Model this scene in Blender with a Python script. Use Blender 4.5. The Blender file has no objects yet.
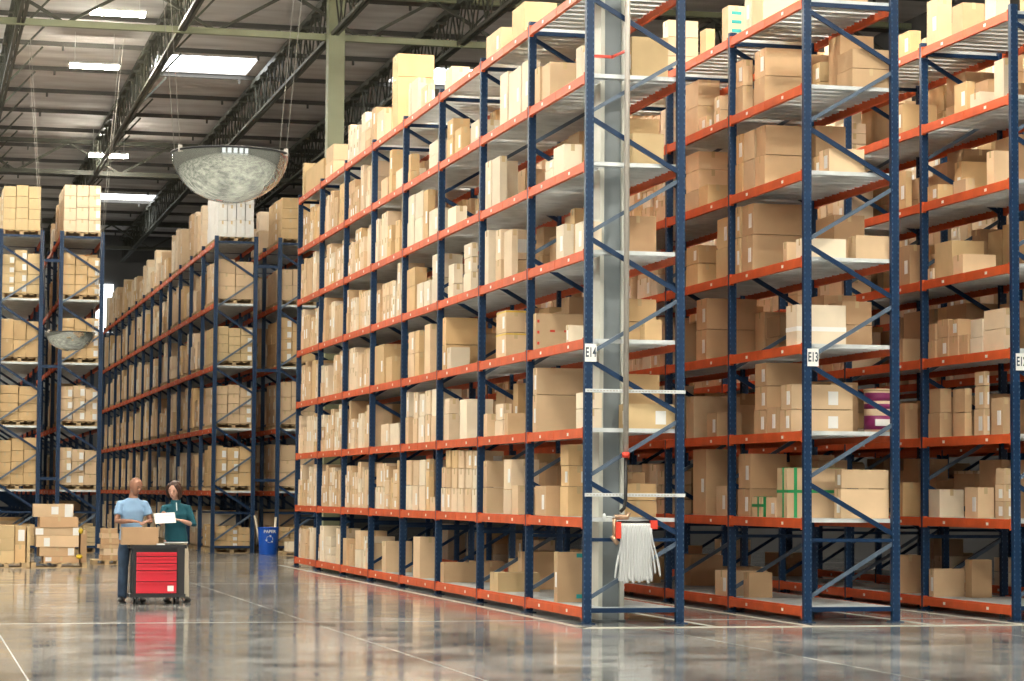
import bpy, math, random
from mathutils import Vector, Matrix
from mathutils.bvhtree import BVHTree
random.seed(7)
SC = bpy.context.scene
COL = SC.collection

# ------------------------------------------------------------------ camera, world, exposure
FPX, PITCH, ROLL, YAW, CH = 2431.5, .0626, .0070, .2425, 1.66
sy, cy, sp, cp = math.sin(YAW), math.cos(YAW), math.sin(PITCH), math.cos(PITCH)
FW = Vector((sy * cp, cy * cp, sp))
RT0 = Vector((cy, -sy, 0)); UP0 = RT0.cross(FW)
RT = RT0 * math.cos(ROLL) + UP0 * math.sin(ROLL)
UP = -RT0 * math.sin(ROLL) + UP0 * math.cos(ROLL)
cam_data = bpy.data.cameras.new('camera')
cam_data.sensor_width = 36; cam_data.lens = FPX / 1024 * 36; cam_data.clip_end = 400
cam = bpy.data.objects.new('camera', cam_data); COL.objects.link(cam)
M4 = Matrix((RT, UP, -FW)).transposed().to_4x4(); M4.translation = Vector((0, 0, CH))
cam.matrix_world = M4
SC.camera = cam
SC.view_settings.view_transform = 'Standard'; SC.view_settings.look = 'None'
SC.view_settings.gamma = 1; SC.view_settings.use_curve_mapping = False
SC.view_settings.exposure = 0.5
world = bpy.data.worlds.new('world'); SC.world = world; world.use_nodes = True
WB = world.node_tree.nodes['Background']
WB.inputs[0].default_value = (.93, .96, 1.0, 1); WB.inputs[1].default_value = 1.0
LAMP = 190.0          # emission of the ceiling fixtures
SKYL = 5.0            # emission of the skylights


def proj(X, Y, Z):
    v = Vector((X, Y, Z - CH)); d = v.dot(FW)
    return 512 + FPX * v.dot(RT) / d, 340.5 - FPX * v.dot(UP) / d


def scale_at(X, Y, Z):
    return FPX / Vector((X, Y, Z - CH)).dot(FW)


def y_at(u, X, Z):      # depth of image column u on the plane x = X
    z = Z - CH; a = u - 512
    return (a * (X * FW.x + z * FW.z) - FPX * (X * RT.x + z * RT.z)) / (FPX * RT.y - a * FW.y)


def x_at(u, Y, Z):
    z = Z - CH; a = u - 512
    return (a * (Y * FW.y + z * FW.z) - FPX * (Y * RT.y + z * RT.z)) / (FPX * RT.x - a * FW.x)


def z_at(v, X, Y):
    b = 340.5 - v
    return CH + (b * (X * FW.x + Y * FW.y) - FPX * (X * UP.x + Y * UP.y)) / (FPX * UP.z - b * FW.z)


# ------------------------------------------------------------------ materials
def mat(name, col, rough=.6, metal=0., emis=None, estr=0., noise=0., nscale=6., bump=0., spec=.5, coat=0., alpha=1.):
    m = bpy.data.materials.new(name); m.use_nodes = True
    nt = m.node_tree; b = nt.nodes['Principled BSDF']
    b.inputs['Base Color'].default_value = (*col, 1); b.inputs['Roughness'].default_value = rough
    b.inputs['Metallic'].default_value = metal; b.inputs['Specular IOR Level'].default_value = spec
    b.inputs['Coat Weight'].default_value = coat; b.inputs['Alpha'].default_value = alpha
    if emis:
        b.inputs['Emission Color'].default_value = (*emis, 1); b.inputs['Emission Strength'].default_value = estr
    if noise or bump:
        tc = nt.nodes.new('ShaderNodeTexCoord'); n = nt.nodes.new('ShaderNodeTexNoise')
        n.inputs['Scale'].default_value = nscale; n.inputs['Detail'].default_value = 5
        nt.links.new(tc.outputs['Object'], n.inputs['Vector'])
        if noise:
            r = nt.nodes.new('ShaderNodeValToRGB')
            r.color_ramp.elements[0].position = .3; r.color_ramp.elements[1].position = .7
            r.color_ramp.elements[0].color = (*[c * (1 - noise) for c in col], 1)
            r.color_ramp.elements[1].color = (*[min(1, c * (1 + noise)) for c in col], 1)
            nt.links.new(n.outputs['Fac'], r.inputs['Fac']); nt.links.new(r.outputs['Color'], b.inputs['Base Color'])
        if bump:
            bn = nt.nodes.new('ShaderNodeBump'); bn.inputs['Strength'].default_value = bump
            bn.inputs['Distance'].default_value = .02
            nt.links.new(n.outputs['Fac'], bn.inputs['Height']); nt.links.new(bn.outputs['Normal'], b.inputs['Normal'])
    return m


M = {}
M['blue'] = mat('rack_blue_paint', (.003, .024, .072), .45, noise=.12, nscale=9, spec=.3)
M['brace'] = mat('grey_blue_lamplit_brace', (.075, .11, .16), .4, noise=.1)  # lighter tone: lamp light from above put into the brace colour
M['orange'] = mat('rack_orange_paint', (.58, .098, .026), .5, noise=.10, nscale=5, spec=.3)
M['zinc'] = mat('galvanised_steel', (.62, .66, .67), .42, metal=.15, noise=.15, nscale=4)
M['dot'] = mat('pale_label_dot', (.8, .78, .72), .5)
M['white'] = mat('white_paper', (.82, .82, .80), .6)
M['ink'] = mat('dark_ink', (.03, .05, .08), .5)
CARD = [(.60, .41, .24), (.70, .51, .32), (.54, .35, .20), (.76, .60, .42), (.67, .46, .24), (.46, .30, .17),
        (.78, .67, .51), (.66, .49, .27)]
CNAME = ['tan', 'light-tan', 'brown', 'pale', 'golden', 'dark-brown', 'cream', 'yellowish']
for i, c in enumerate(CARD):
    m_ = M['card%d' % i] = mat('cardboard_' + CNAME[i].replace('-', '_'), c, .75, noise=.06, nscale=3, spec=.25)
    nt_ = m_.node_tree; b_ = nt_.nodes['Principled BSDF']; src = b_.inputs['Base Color'].links[0].from_socket
    oi = nt_.nodes.new('ShaderNodeObjectInfo'); hs_ = nt_.nodes.new('ShaderNodeHueSaturation'); mr_ = nt_.nodes.new('ShaderNodeMapRange')
    mr_.inputs['To Min'].default_value = .80; mr_.inputs['To Max'].default_value = 1.12     # every carton its own shade
    nt_.links.new(oi.outputs['Random'], mr_.inputs['Value']); nt_.links.new(mr_.outputs[0], hs_.inputs['Value'])
    nt_.links.new(src, hs_.inputs['Color']); nt_.links.new(hs_.outputs['Color'], b_.inputs['Base Color'])
M['whitecard'] = mat('white_cardboard', (.80, .78, .74), .6, noise=.03)
M['tape'] = mat('packing_tape', (.62, .47, .27), .25)
M['greentape'] = mat('green_strap', (.02, .30, .10), .4)
M['teal'] = mat('teal_print', (.02, .33, .33), .5)
M['steel'] = mat('truss_silhouette', (.055, .056, .040), .55, noise=.2, nscale=2)  # near-black of a silhouette put into the truss colour
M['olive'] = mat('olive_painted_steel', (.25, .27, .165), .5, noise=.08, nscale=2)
M['purlin'] = mat('purlin_dark_steel', (.085, .08, .07), .6)
M['graycol'] = mat('grey_column_shade', (.17, .20, .215), .5, noise=.1, nscale=2)
M['lightcol'] = mat('light_column_edge', (.55, .56, .50), .5)
M['pipe'] = mat('pipe_grey', (.42, .39, .35), .4, metal=.3)
M['black'] = mat('black_plastic', (.012, .012, .013), .4)
M['red'] = mat('red_enamel', (.62, .012, .03), .3, coat=.3)
M['redvalve'] = mat('red_valve_paint', (.65, .05, .025), .4)
M['brass'] = mat('brass', (.45, .30, .20), .3, metal=.8)
M['hose'] = mat('white_canvas_hose', (.50, .52, .53), .75, bump=.3, nscale=60)
M['bin'] = mat('blue_bin_plastic', (.005, .09, .52), .4)
M['wood'] = mat('pallet_wood', (.52, .37, .20), .75, noise=.25, nscale=5)
M['skin_man'] = mat('skin_tan', (.30, .145, .09), .5)
M['skin_woman'] = mat('skin_fair', (.60, .34, .25), .5)
M['tee'] = mat('light_blue_cotton', (.25, .41, .62), .85, bump=.3, nscale=14)
M['jeans'] = mat('blue_denim', (.035, .065, .115), .85, noise=.35, nscale=9)
M['sweater'] = mat('teal_fleece', (.004, .075, .105), .85, bump=.3, nscale=12)
M['khaki'] = mat('cream_trousers', (.60, .54, .42), .8)
M['shoe'] = mat('black_shoe_leather', (.012, .011, .011), .4)
M['hair'] = mat('brown_hair', (.045, .018, .010), .5, bump=.5, nscale=30)
M['lip'] = mat('lip_red', (.30, .07, .06), .5)
M['eye'] = mat('dark_eye', (.02, .015, .012), .2)
M['purple'] = mat('purple_band', (.20, .015, .10), .5)
M['yellow'] = mat('yellow_plastic', (.72, .50, .03), .5)
M['wallm'] = mat('wall_panel', (.13, .13, .13), .8, noise=.08, nscale=.6)
M['lamp'] = mat('fluorescent_diffuser', (.9, .9, .85), .4, emis=(1.0, .94, .80), estr=LAMP)
M['sky'] = mat('skylight_panel', (.9, .9, .9), .4, emis=(.93, .97, 1.0), estr=SKYL)
M['day'] = mat('daylit_glass', (.9, .9, .9), .4, emis=(.9, .96, 1.0), estr=2.2)
M['stripe'] = mat('pale_floor_paint', (.52, .50, .44), .3, noise=.15, nscale=3)
M['mesh_wire'] = mat('clear_wrap_film', (.62, .64, .60), .2, alpha=.35)
mm = bpy.data.materials.new('mirror_dome'); mm.use_nodes = True
b = mm.node_tree.nodes['Principled BSDF']
b.inputs['Base Color'].default_value = (.74, .77, .70, 1); b.inputs['Metallic'].default_value = .92
b.inputs['Roughness'].default_value = .06
M['mirror'] = mm


def floor_material():
    m = bpy.data.materials.new('polished_concrete'); m.use_nodes = True
    nt = m.node_tree; N = nt.nodes; L = nt.links; b = N['Principled BSDF']
    tc = N.new('ShaderNodeTexCoord'); sep = N.new('ShaderNodeSeparateXYZ'); L.new(tc.outputs['Object'], sep.inputs[0])
    n1 = N.new('ShaderNodeTexNoise'); n1.inputs['Scale'].default_value = .55; n1.inputs['Detail'].default_value = 9
    n1.inputs['Roughness'].default_value = .72
    L.new(tc.outputs['Object'], n1.inputs['Vector'])
    r = N.new('ShaderNodeValToRGB'); r.color_ramp.elements[0].position = .36; r.color_ramp.elements[1].position = .66
    r.color_ramp.elements[0].color = (.075, .083, .088, 1); r.color_ramp.elements[1].color = (.45, .455, .44, 1)
    L.new(n1.outputs['Fac'], r.inputs['Fac'])

    def mth(op, a, bb=None, c=None):
        n = N.new('ShaderNodeMath'); n.operation = op
        for i, v in enumerate((a, bb, c)):
            if v is None: continue
            if isinstance(v, (int, float)): n.inputs[i].default_value = v
            else: L.new(v, n.inputs[i])
        return n.outputs[0]

    def line(src, off, period, half):      # 1 on a thin line every period
        f = mth('FRACT', mth('DIVIDE', mth('SUBTRACT', src, off - period / 2), period))
        d = mth('MULTIPLY', mth('ABSOLUTE', mth('SUBTRACT', f, .5)), period)
        return mth('LESS_THAN', d, half)
    lx = line(sep.outputs[0], 1.05, 3.95, .008); ly = line(sep.outputs[1], 30.85, 12.8, .05)
    ln = mth('MAXIMUM', lx, ly)
    mx = N.new('ShaderNodeMix'); mx.data_type = 'RGBA'
    L.new(mth('MULTIPLY', ln, .28), mx.inputs[0]); L.new(r.outputs[0], mx.inputs[6]); mx.inputs[7].default_value = (.55, .53, .46, 1)
    L.new(mx.outputs[2], b.inputs['Base Color'])
    n2 = N.new('ShaderNodeTexNoise'); n2.inputs['Scale'].default_value = 1.7; n2.inputs['Detail'].default_value = 6
    L.new(tc.outputs['Object'], n2.inputs['Vector'])
    mr = N.new('ShaderNodeMapRange'); mr.inputs['From Min'].default_value = .3; mr.inputs['From Max'].default_value = .7
    mr.inputs['To Min'].default_value = .05; mr.inputs['To Max'].default_value = .17
    L.new(n2.outputs['Fac'], mr.inputs['Value'])
    L.new(mth('MAXIMUM', mr.outputs[0], mth('MULTIPLY', ln, .5)), b.inputs['Roughness'])
    n3 = N.new('ShaderNodeTexNoise'); n3.inputs['Scale'].default_value = 2.3; n3.inputs['Detail'].default_value = 3
    L.new(tc.outputs['Object'], n3.inputs['Vector'])
    bp = N.new('ShaderNodeBump'); bp.inputs['Strength'].default_value = .10; bp.inputs['Distance'].default_value = .02
    L.new(n3.outputs['Fac'], bp.inputs['Height']); L.new(bp.outputs['Normal'], b.inputs['Normal'])
    b.inputs['IOR'].default_value = 1.5
    return m


def ceiling_material():
    m = bpy.data.materials.new('ceiling_insulation'); m.use_nodes = True
    nt = m.node_tree; N = nt.nodes; L = nt.links; b = N['Principled BSDF']; b.inputs['Roughness'].default_value = .7
    tc = N.new('ShaderNodeTexCoord'); mp = N.new('ShaderNodeMapping'); mp.inputs['Scale'].default_value = (.45, 1.3, 1)
    L.new(tc.outputs['Object'], mp.inputs[0])
    n = N.new('ShaderNodeTexNoise'); n.inputs['Scale'].default_value = .9; n.inputs['Detail'].default_value = 6
    L.new(mp.outputs[0], n.inputs['Vector'])
    r = N.new('ShaderNodeValToRGB'); r.color_ramp.elements[0].position = .3; r.color_ramp.elements[1].position = .7
    r.color_ramp.elements[0].color = (.50, .45, .42, 1); r.color_ramp.elements[1].color = (.82, .79, .76, 1)
    L.new(n.outputs['Fac'], r.inputs[0]); L.new(r.outputs[0], b.inputs['Base Color'])
    bp = N.new('ShaderNodeBump'); bp.inputs['Strength'].default_value = .5; bp.inputs['Distance'].default_value = .1
    L.new(n.outputs['Fac'], bp.inputs['Height']); L.new(bp.outputs['Normal'], b.inputs['Normal'])
    return m


def post_material():     # blue paint with the punched slots of a rack upright
    m = M['blue'].copy(); m.name = 'perforated_blue_upright'; nt = m.node_tree; N = nt.nodes; L = nt.links
    b = N['Principled BSDF']; src = b.inputs['Base Color'].links[0].from_socket
    tc = N.new('ShaderNodeTexCoord'); sep = N.new('ShaderNodeSeparateXYZ'); L.new(tc.outputs['Object'], sep.inputs[0])

    def mth(op, a, bb=None):
        n = N.new('ShaderNodeMath'); n.operation = op
        for i, v in enumerate((a, bb)):
            if v is None: continue
            if isinstance(v, (int, float)): n.inputs[i].default_value = v
            else: L.new(v, n.inputs[i])
        return n.outputs[0]
    f = mth('LESS_THAN', mth('FRACT', mth('DIVIDE', sep.outputs[2], .076)), .35)
    ax = mth('ABSOLUTE', sep.outputs[0])
    g = mth('MULTIPLY', mth('GREATER_THAN', ax, .034), mth('LESS_THAN', ax, .046))
    mx = N.new('ShaderNodeMix'); mx.data_type = 'RGBA'
    L.new(mth('MULTIPLY', mth('MULTIPLY', f, g), .5), mx.inputs[0]); L.new(src, mx.inputs[6])
    mx.inputs[7].default_value = (.10, .17, .26, 1); L.new(mx.outputs[2], b.inputs['Base Color'])
    return m


M['post'] = post_material()


# ------------------------------------------------------------------ mesh helpers
class MB:
    def __init__(s): s.v = []; s.f = []; s.m = []; s.sm = []

    def box(s, x0, y0, z0, x1, y1, z1, mi=0, rot=0.):
        i = len(s.v); cx, cy_ = (x0 + x1) / 2, (y0 + y1) / 2; c, sn = math.cos(rot), math.sin(rot)
        for z in (z0, z1):
            for x, y in ((x0, y0), (x1, y0), (x1, y1), (x0, y1)):
                dx, dy = x - cx, y - cy_
                s.v.append((cx + dx * c - dy * sn, cy_ + dx * sn + dy * c, z))
        for q in ((0, 3, 2, 1), (4, 5, 6, 7), (0, 1, 5, 4), (1, 2, 6, 5), (2, 3, 7, 6), (3, 0, 4, 7)):
            s.f.append(tuple(i + k for k in q)); s.m.append(mi); s.sm.append(False)
        return s

    def bar(s, a, b_, w, h, mi=0, up=(0, 0, 1)):
        a = Vector(a); b_ = Vector(b_); d = (b_ - a).normalized(); u = Vector(up)
        if abs(d.dot(u)) > .98: u = Vector((0, 1, 0))
        sd = d.cross(u).normalized(); u = sd.cross(d).normalized(); i = len(s.v)
        for p in (a, b_):
            for q, r in ((-1, -1), (1, -1), (1, 1), (-1, 1)):
                s.v.append(tuple(p + sd * q * w / 2 + u * r * h / 2))
        for q in ((0, 3, 2, 1), (4, 5, 6, 7), (0, 1, 5, 4), (1, 2, 6, 5), (2, 3, 7, 6), (3, 0, 4, 7)):
            s.f.append(tuple(i + k for k in q)); s.m.append(mi); s.sm.append(False)
        return s

    def tube(s, pts, rad, n=10, mi=0, ry=None, ref=(0, 1, 0), cap=True):
        """loft of (elliptical) rings along pts; rad scalar or list of r or (rx, ry)"""
        pts = [Vector(p) for p in pts]; k = len(pts)
        if not isinstance(rad, (list, tuple)): rad = [rad] * k
        base = len(s.v)
        for j, p in enumerate(pts):
            d = (pts[min(j + 1, k - 1)] - pts[max(j - 1, 0)]).normalized(); rf = Vector(ref)
            if abs(d.dot(rf)) > .95: rf = Vector((1, 0, 0))
            a = d.cross(rf).normalized(); bb = a.cross(d).normalized()
            r = rad[j]; ra, rb = (r if isinstance(r, (tuple, list)) else (r, r))
            for q in range(n):
                t = 2 * math.pi * q / n
                s.v.append(tuple(p + a * ra * math.cos(t) + bb * rb * math.sin(t)))
        for j in range(k - 1):
            for q in range(n):
                a0 = base + j * n + q; a1 = base + j * n + (q + 1) % n
                s.f.append((a0, a0 + n, a1 + n, a1)); s.m.append(mi); s.sm.append(True)
        if cap:
            s.f.append(tuple(base + q for q in range(n))); s.m.append(mi); s.sm.append(False)
            s.f.append(tuple(base + (k - 1) * n + q for q in reversed(range(n)))); s.m.append(mi); s.sm.append(False)
        return s

    def ball(s, c, r, n=14, m_=10, mi=0, rot=None, f=None):
        """ellipsoid; f(unit vector) may scale the radius"""
        c = Vector(c); r = (r, r, r) if not isinstance(r, (tuple, list)) else r; i = len(s.v)
        for a in range(m_ + 1):
            th = math.pi * a / m_
            for q in range(n):
                ph = 2 * math.pi * q / n
                u = Vector((math.sin(th) * math.cos(ph), math.sin(th) * math.sin(ph), math.cos(th)))
                k = f(u) if f else 1
                p = Vector((u.x * r[0] * k, u.y * r[1] * k, u.z * r[2] * k))
                if rot: p = rot @ p
                s.v.append(tuple(c + p))
        for a in range(m_):
            for q in range(n):
                a0 = i + a * n + q; a1 = i + a * n + (q + 1) % n
                s.f.append((a0, a0 + n, a1 + n, a1)); s.m.append(mi); s.sm.append(True)
        return s

    def mesh(s, name, mats, origin=(0, 0, 0)):
        me = bpy.data.meshes.new(name)
        o = origin
        me.from_pydata([(v[0] - o[0], v[1] - o[1], v[2] - o[2]) for v in s.v], [], s.f)
        for m_ in mats: me.materials.append(m_)
        me.polygons.foreach_set('material_index', s.m); me.polygons.foreach_set('use_smooth', s.sm); me.update()
        return me

    def build(s, name, mats, parent=None, origin=(0, 0, 0)):
        if not isinstance(mats, (list, tuple)): mats = [mats]
        o = bpy.data.objects.new(name, s.mesh(name, mats, origin)); COL.objects.link(o); o.location = origin
        if parent: o.parent = parent
        return o


def tag(o, label=None, cat=None, group=None, kind=None):
    if label: o['label'] = label
    if cat: o['category'] = cat
    if group: o['group'] = group
    if kind: o['kind'] = kind
    return o


def empty(name, loc, label, cat, group=None):
    o = bpy.data.objects.new(name, None); COL.objects.link(o); o.location = loc
    o.empty_display_size = .2
    return tag(o, label, cat, group)


def inst(name, me, parent, loc, rot=None):
    o = bpy.data.objects.new(name, me); COL.objects.link(o); o.parent = parent; o.location = loc
    if rot: o.rotation_euler = rot
    return o


def text_mesh(txt, size, mat_, name):
    cu = bpy.data.curves.new(name, 'FONT'); cu.body = txt; cu.size = size; cu.extrude = .001; cu.offset = size * .02
    cu.align_x = 'CENTER'; cu.align_y = 'CENTER'
    o = bpy.data.objects.new(name, cu); COL.objects.link(o)
    dg = bpy.context.evaluated_depsgraph_get(); me = bpy.data.meshes.new_from_object(o.evaluated_get(dg))
    bpy.data.objects.remove(o); me.materials.clear(); me.materials.append(mat_)
    return me


# ------------------------------------------------------------------ building shell
FLOOR = MB().box(-16, -14, -.2, 24, 114, 0).build('floor', floor_material()); tag(FLOOR, kind='structure')
CEIL_Z = 13.52
SKY = [(6.35, 66.0, 9.1, 68.7), (7.0, 98.0, 9.7, 100.8), (6.35, 40.0, 9.1, 42.7), (13.2, 40.0, 16, 42.7), (-1, 40., 1.8, 42.7),
       (-1, 24, 1.8, 26.7), (6.35, 20.0, 9.1, 22.7), (13.2, 66, 16, 68.7), (-1, 66, 1.8, 68.7)]
cm = MB()      # ceiling deck with the skylight openings left out
xs = sorted({-16., 24.} | {a for s in SKY for a in (s[0], s[2])}); ys = sorted({-14., 114.} | {a for s in SKY for a in (s[1], s[3])})
for i in range(len(xs) - 1):
    for j in range(len(ys) - 1):
        mx_, my_ = (xs[i] + xs[i + 1]) / 2, (ys[j] + ys[j + 1]) / 2
        if any(s[0] < mx_ < s[2] and s[1] < my_ < s[3] for s in SKY): continue
        cm.box(xs[i], ys[j], CEIL_Z, xs[i + 1], ys[j + 1], CEIL_Z + .12)
tag(cm.build('ceiling', ceiling_material()), kind='structure')
for i, s in enumerate(SKY):
    tag(MB().box(s[0] - .05, s[1] - .05, CEIL_Z + .13, s[2] + .05, s[3] + .05, CEIL_Z + .18).build('window_%d' % (i + 1), M['sky']), kind='structure')
tag(MB().box(-16, 114, 0, 24, 114.3, 14).build('wall_back', M['wallm']), kind='structure')
tag(MB().box(24, -14, 0, 24.3, 114, 14).build('wall_right', M['wallm']), kind='structure')
tag(MB().box(-16.3, -14, 0, -16, 114, 14).build('wall_left', M['wallm']), kind='structure')
wf = MB(); dx = -16.0      # front wall behind the camera, with open dock doors
for k in range(5): wf.box(dx, -14.3, 0, dx + 2.6, -14, 14); wf.box(dx + 2.6, -14.3, 5.2, dx + 8, -14, 14); dx += 8
tag(wf.build('wall_front', M['wallm']), kind='structure')
tag(MB().box(x_at(96, 113.9, 10), 113.9, z_at(332, 8.5, 113.9), x_at(113, 113.9, 10), 113.98, z_at(284, 8.5, 113.9)).build('window_10', M['day']), kind='structure')
# purlins
for i in range(28):
    Y = 6.4 + i * 3.9
    pm = MB().box(-16, Y - .03, 13.40, 24, Y + .03, 13.52)
    for k in range(-4, 9): pm.box(k * 2.6 + 1.1, Y - .02, 13.28, k * 2.6 + 1.16, Y + .02, 13.40)
    tag(pm.build('trim_%d' % (i + 1), M['purlin']), kind='structure')


# trusses that run with the aisles
def aisle_truss(X, label):
    t = empty('roof_truss', (X, 20, 12.3), label, 'roof truss', 'open-web roof trusses running with the aisles')
    y0, y1 = 20., 113.8; zb, zt = 12.3, 13.28; a = MB(); b_ = MB(); w = MB()
    for s_ in (-1, 1):
        a.box(X + s_ * .065 - .045, y0, zt - .04, X + s_ * .065 + .045, y1, zt + .075)
        b_.box(X + s_ * .055 - .035, y0, zb - .05, X + s_ * .055 + .035, y1, zb + .03)
    n = int((y1 - y0) / 1.5)
    for k in range(n):
        ya = y0 + k * 1.5
        for s_ in (-.045, .045):
            w.bar((X + s_, ya, zb), (X + s_, ya + .62, zt), .035, .035)
            w.bar((X + s_, ya + .88, zt), (X + s_, ya + 1.5, zb), .035, .035)
        w.box(X - .13, ya + .5, zt - .12, X + .13, ya + 1.0, zt - .03)
    o = (X, 20, 12.3)
    for nm, m_ in (('top_chord', a), ('bottom_chord', b_), ('web_bracing', w)):
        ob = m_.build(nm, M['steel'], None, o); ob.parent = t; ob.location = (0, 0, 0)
    tag(ob, kind='stuff')
    for i in range(12, 25):
        Y = 6.4 + i * 3.9
        kb = MB().bar((0, Y - 20, 0), (.95, Y - 20, 1.06), .05, .05)
        k_ = kb.build('knee_brace', M['steel'], t)


TR = [(-1.2, 'dark open-web roof truss out at the left edge'), (2.25, 'dark open-web roof truss at the upper left corner'),
      (5.9, 'dark open-web roof truss left of the bright skylight'),
      (9.4, 'open-web roof truss over the olive column'), (12.5, 'open-web roof truss above the highest cartons, right of the column'),
      (15.8, 'open-web roof truss seen above the middle rack'), (19.2, 'open-web roof truss seen beside the right rack')]
for X, l in TR: aisle_truss(X, l)


def cross_truss(Y, label):
    t = empty('roof_girder', (0, Y, 12.3), label, 'roof truss', 'girder trusses across the aisles')
    a = MB().box(-16, -.09, .97, 24, .09, 1.10); b_ = MB().box(-16, -.07, -.08, 24, .07, .07)
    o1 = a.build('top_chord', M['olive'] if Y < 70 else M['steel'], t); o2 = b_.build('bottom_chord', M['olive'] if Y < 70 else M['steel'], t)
    w = MB(); k = -14
    while k < 23.5:
        w.bar((k, 0, 0), (k + 1.72, 0, 1.0), .09, .07); w.bar((k + 1.72, 0, 1.0), (k + 3.45, 0, 0), .09, .07); k += 3.45
    w.build('web_bracing', M['steel'], t)
    return t


cross_truss(30.75, 'girder truss over the front end of the racks')
cross_truss(55.9, 'olive girder truss crossing in front of the olive column top')
cross_truss(82.3, 'dark girder truss crossing far down the roof')
cross_truss(107.5, 'dark girder truss near the back wall')

# columns
c1 = empty('steel_column', (8.915, 30.73, 0), 'tall grey steel column standing inside the E14 rack', 'column')
MB().box(-.175, -.17, .02, -.12, .17, 12.2).build('flange', M['lightcol'], c1)
MB().box(.12, -.17, .02, .175, .17, 12.2).build('flange', M['lightcol'], c1)
MB().box(-.12, -.11, .02, .12, .11, 12.2).build('web', M['graycol'], c1)  # shadow of the recess put into the web's darker grey
MB().box(-.19, -.19, 0, .19, .19, .02).build('base_plate', M['graycol'], c1)
c2 = empty('steel_column', (9.45, 55.55, 0), 'pale olive square column rising behind the E14 rack to the roof', 'column')
MB().box(-.19, -.19, .02, .19, .19, 13.2).build('shaft', M['olive'], c2)
MB().box(-.26, -.26, 0, .26, .26, .02).build('base_plate', M['olive'], c2)
MB().box(-.24, -.22, 13.2, .24, .22, 13.24).build('cap_plate', M['olive'], c2)

# lamps: a few in view, the other rows unseen and added for light
hb = MB().box(-.64, -.03, .05, .64, .03, .12); hb.bar((-.5, 0, .12), (-.5, 0, 2.1), .012, .012); hb.bar((.5, 0, .12), (.5, 0, 2.1), .012, .012)  # narrow housing for the unseen lamps, open upward to brighten the ceiling
HB = hb.mesh('lamp_housing', [M['white']])
hv = MB().box(-.64, -.15, .05, .64, .15, .11); hv.bar((-.5, 0, .12), (-.5, 0, .9), .012, .012); hv.bar((.5, 0, .12), (.5, 0, .9), .012, .012)
HV = hv.mesh('lamp_housing', [M['white']])
DF = MB().box(-.62, -.12, -.03, .62, .12, .05).mesh('lamp_diffuser', [M['lamp']])
LAMPS = [(4.45, 12.4 + 7.28 * k) for k in range(-3, 8)] + [(6.15, 80.3)]
for k in range(-3, 8): LAMPS += [(-2.8, 12.4 + 7.28 * k), (-9.0, 12.4 + 7.28 * k)]
for k in range(4): LAMPS += [(-2.8, 72 + 10 * k), (-9.0, 72 + 10 * k)]
for k in range(-3, 5): LAMPS += [(10.53, 15.6 + 7.28 * k), (13.5, 15.6 + 7.28 * k)]  # aisle rows added out of view to light the shelf faces
lab = {(4.45, 7): 'glowing strip light at the upper left, right behind the olive girder',
       (4.45, 8): 'glowing strip light at the upper left, second down the roof'}
for (X, Y) in LAMPS:
    u, v = proj(X, Y, 12.66)
    if X > 9 and v > -40: continue
    zl = 12.62
    if 0 < u < 1024 and 0 < v < 681:
        l = 'glowing strip light under the roof, %s' % ('highest of the three at left' if v < 40 else 'middle of the three at left' if v < 100 else
                                                       'small lowest one, beside the left truss' if Y < 90 else 'tiniest one, farthest down the aisle')
    else:
        l = 'unseen white strip light, added under the roof for light'; zl = 12.62 if X == 4.45 and Y > 45 else 11.4
    o = empty('ceiling_light', (X, Y, zl), l, 'ceiling light', 'strip lights hanging under the roof')
    inst('housing', HB if zl < 12 else HV, o, (0, 0, 0)); inst('diffuser', DF, o, (0, 0, 0))

# painted floor stripes
STR = [(8.10, 29.05, 8.20, 54.6), (8.10, 28.95, 17.5, 29.25), (9.82, 29.3, 9.92, 54.6), (11.10, 29.3, 11.20, 54.6), (12.8, 29.3, 12.9, 54.6), (14.05, 29.3, 14.15, 54.6)]
for i, s in enumerate(STR):
    tag(MB().box(s[0], s[1], 0.0, s[2], s[3], .003).build('trim_%d' % (30 + i), M['stripe']), kind='structure')

# ------------------------------------------------------------------ pallet racks
BAY = 2.99; W = 1.34
PW, PD = .105, .08       # upright section
OCC = MB()               # everything that may hide cartons, for counting which cartons the camera sees
ORANGE_LIMIT = 100


def deck_mesh(x0, x1, length, hole=None):
    """corrugated galvanised shelf panel; ribs run across the rack; origin at bay start, top at z=0"""
    d = MB(); y = .07; p = .285
    while y < length - .2:
        spans = [(x0, x1)]
        if hole and hole[2] < y + p and hole[3] > y: spans = [(x0, hole[0]), (hole[1], x1)]
        for a, b_ in spans:
            d.box(a, y, -.006, b_, y + .19, 0)
            d.box(a, y, -.040, b_, y + .006, -.006)
            d.box(a, y + .184, -.040, b_, y + .19, -.006)
            d.box(a, y + .085, -.022, b_, y + .105, -.006)
        y += p
    for a in (x0 + .18, (x0 + x1) / 2 + .04, x1 - .18):
        d.box(a - .008, .06, -.012, a + .008, length - .06, -.006)
    d.box(x0, .05, -.05, x1, .06, .003)
    return d


def beam_mesh(length, face, jointed=True):
    """stepped box beam running along y, outer face at x=0 looking to -x (face=-1) or +x"""
    d = MB(); s = -face
    xa, xb = sorted((0, .05 * s)); d.box(xa, .04, -.125, xb, length - .04, -.022)
    xa, xb = sorted((.018 * s, .05 * s)); d.box(xa, .04, -.022, xb, length - .04, .002)
    xa, xb = sorted((-.006 * s, .052 * s))
    for y in (.04, length - .075): d.box(xa, y, -.145, xb, y + .035, .012)
    xa, xb = sorted((-.004 * s, 0))
    if jointed: d.box(xa, length / 2 - .006, -.122, xb, length / 2 + .006, -.024)
    for y in (length * .26, length * .74):
        d.box(xa, y - .035, -.088, xb, y + .035, -.048, 1)
    return d


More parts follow.
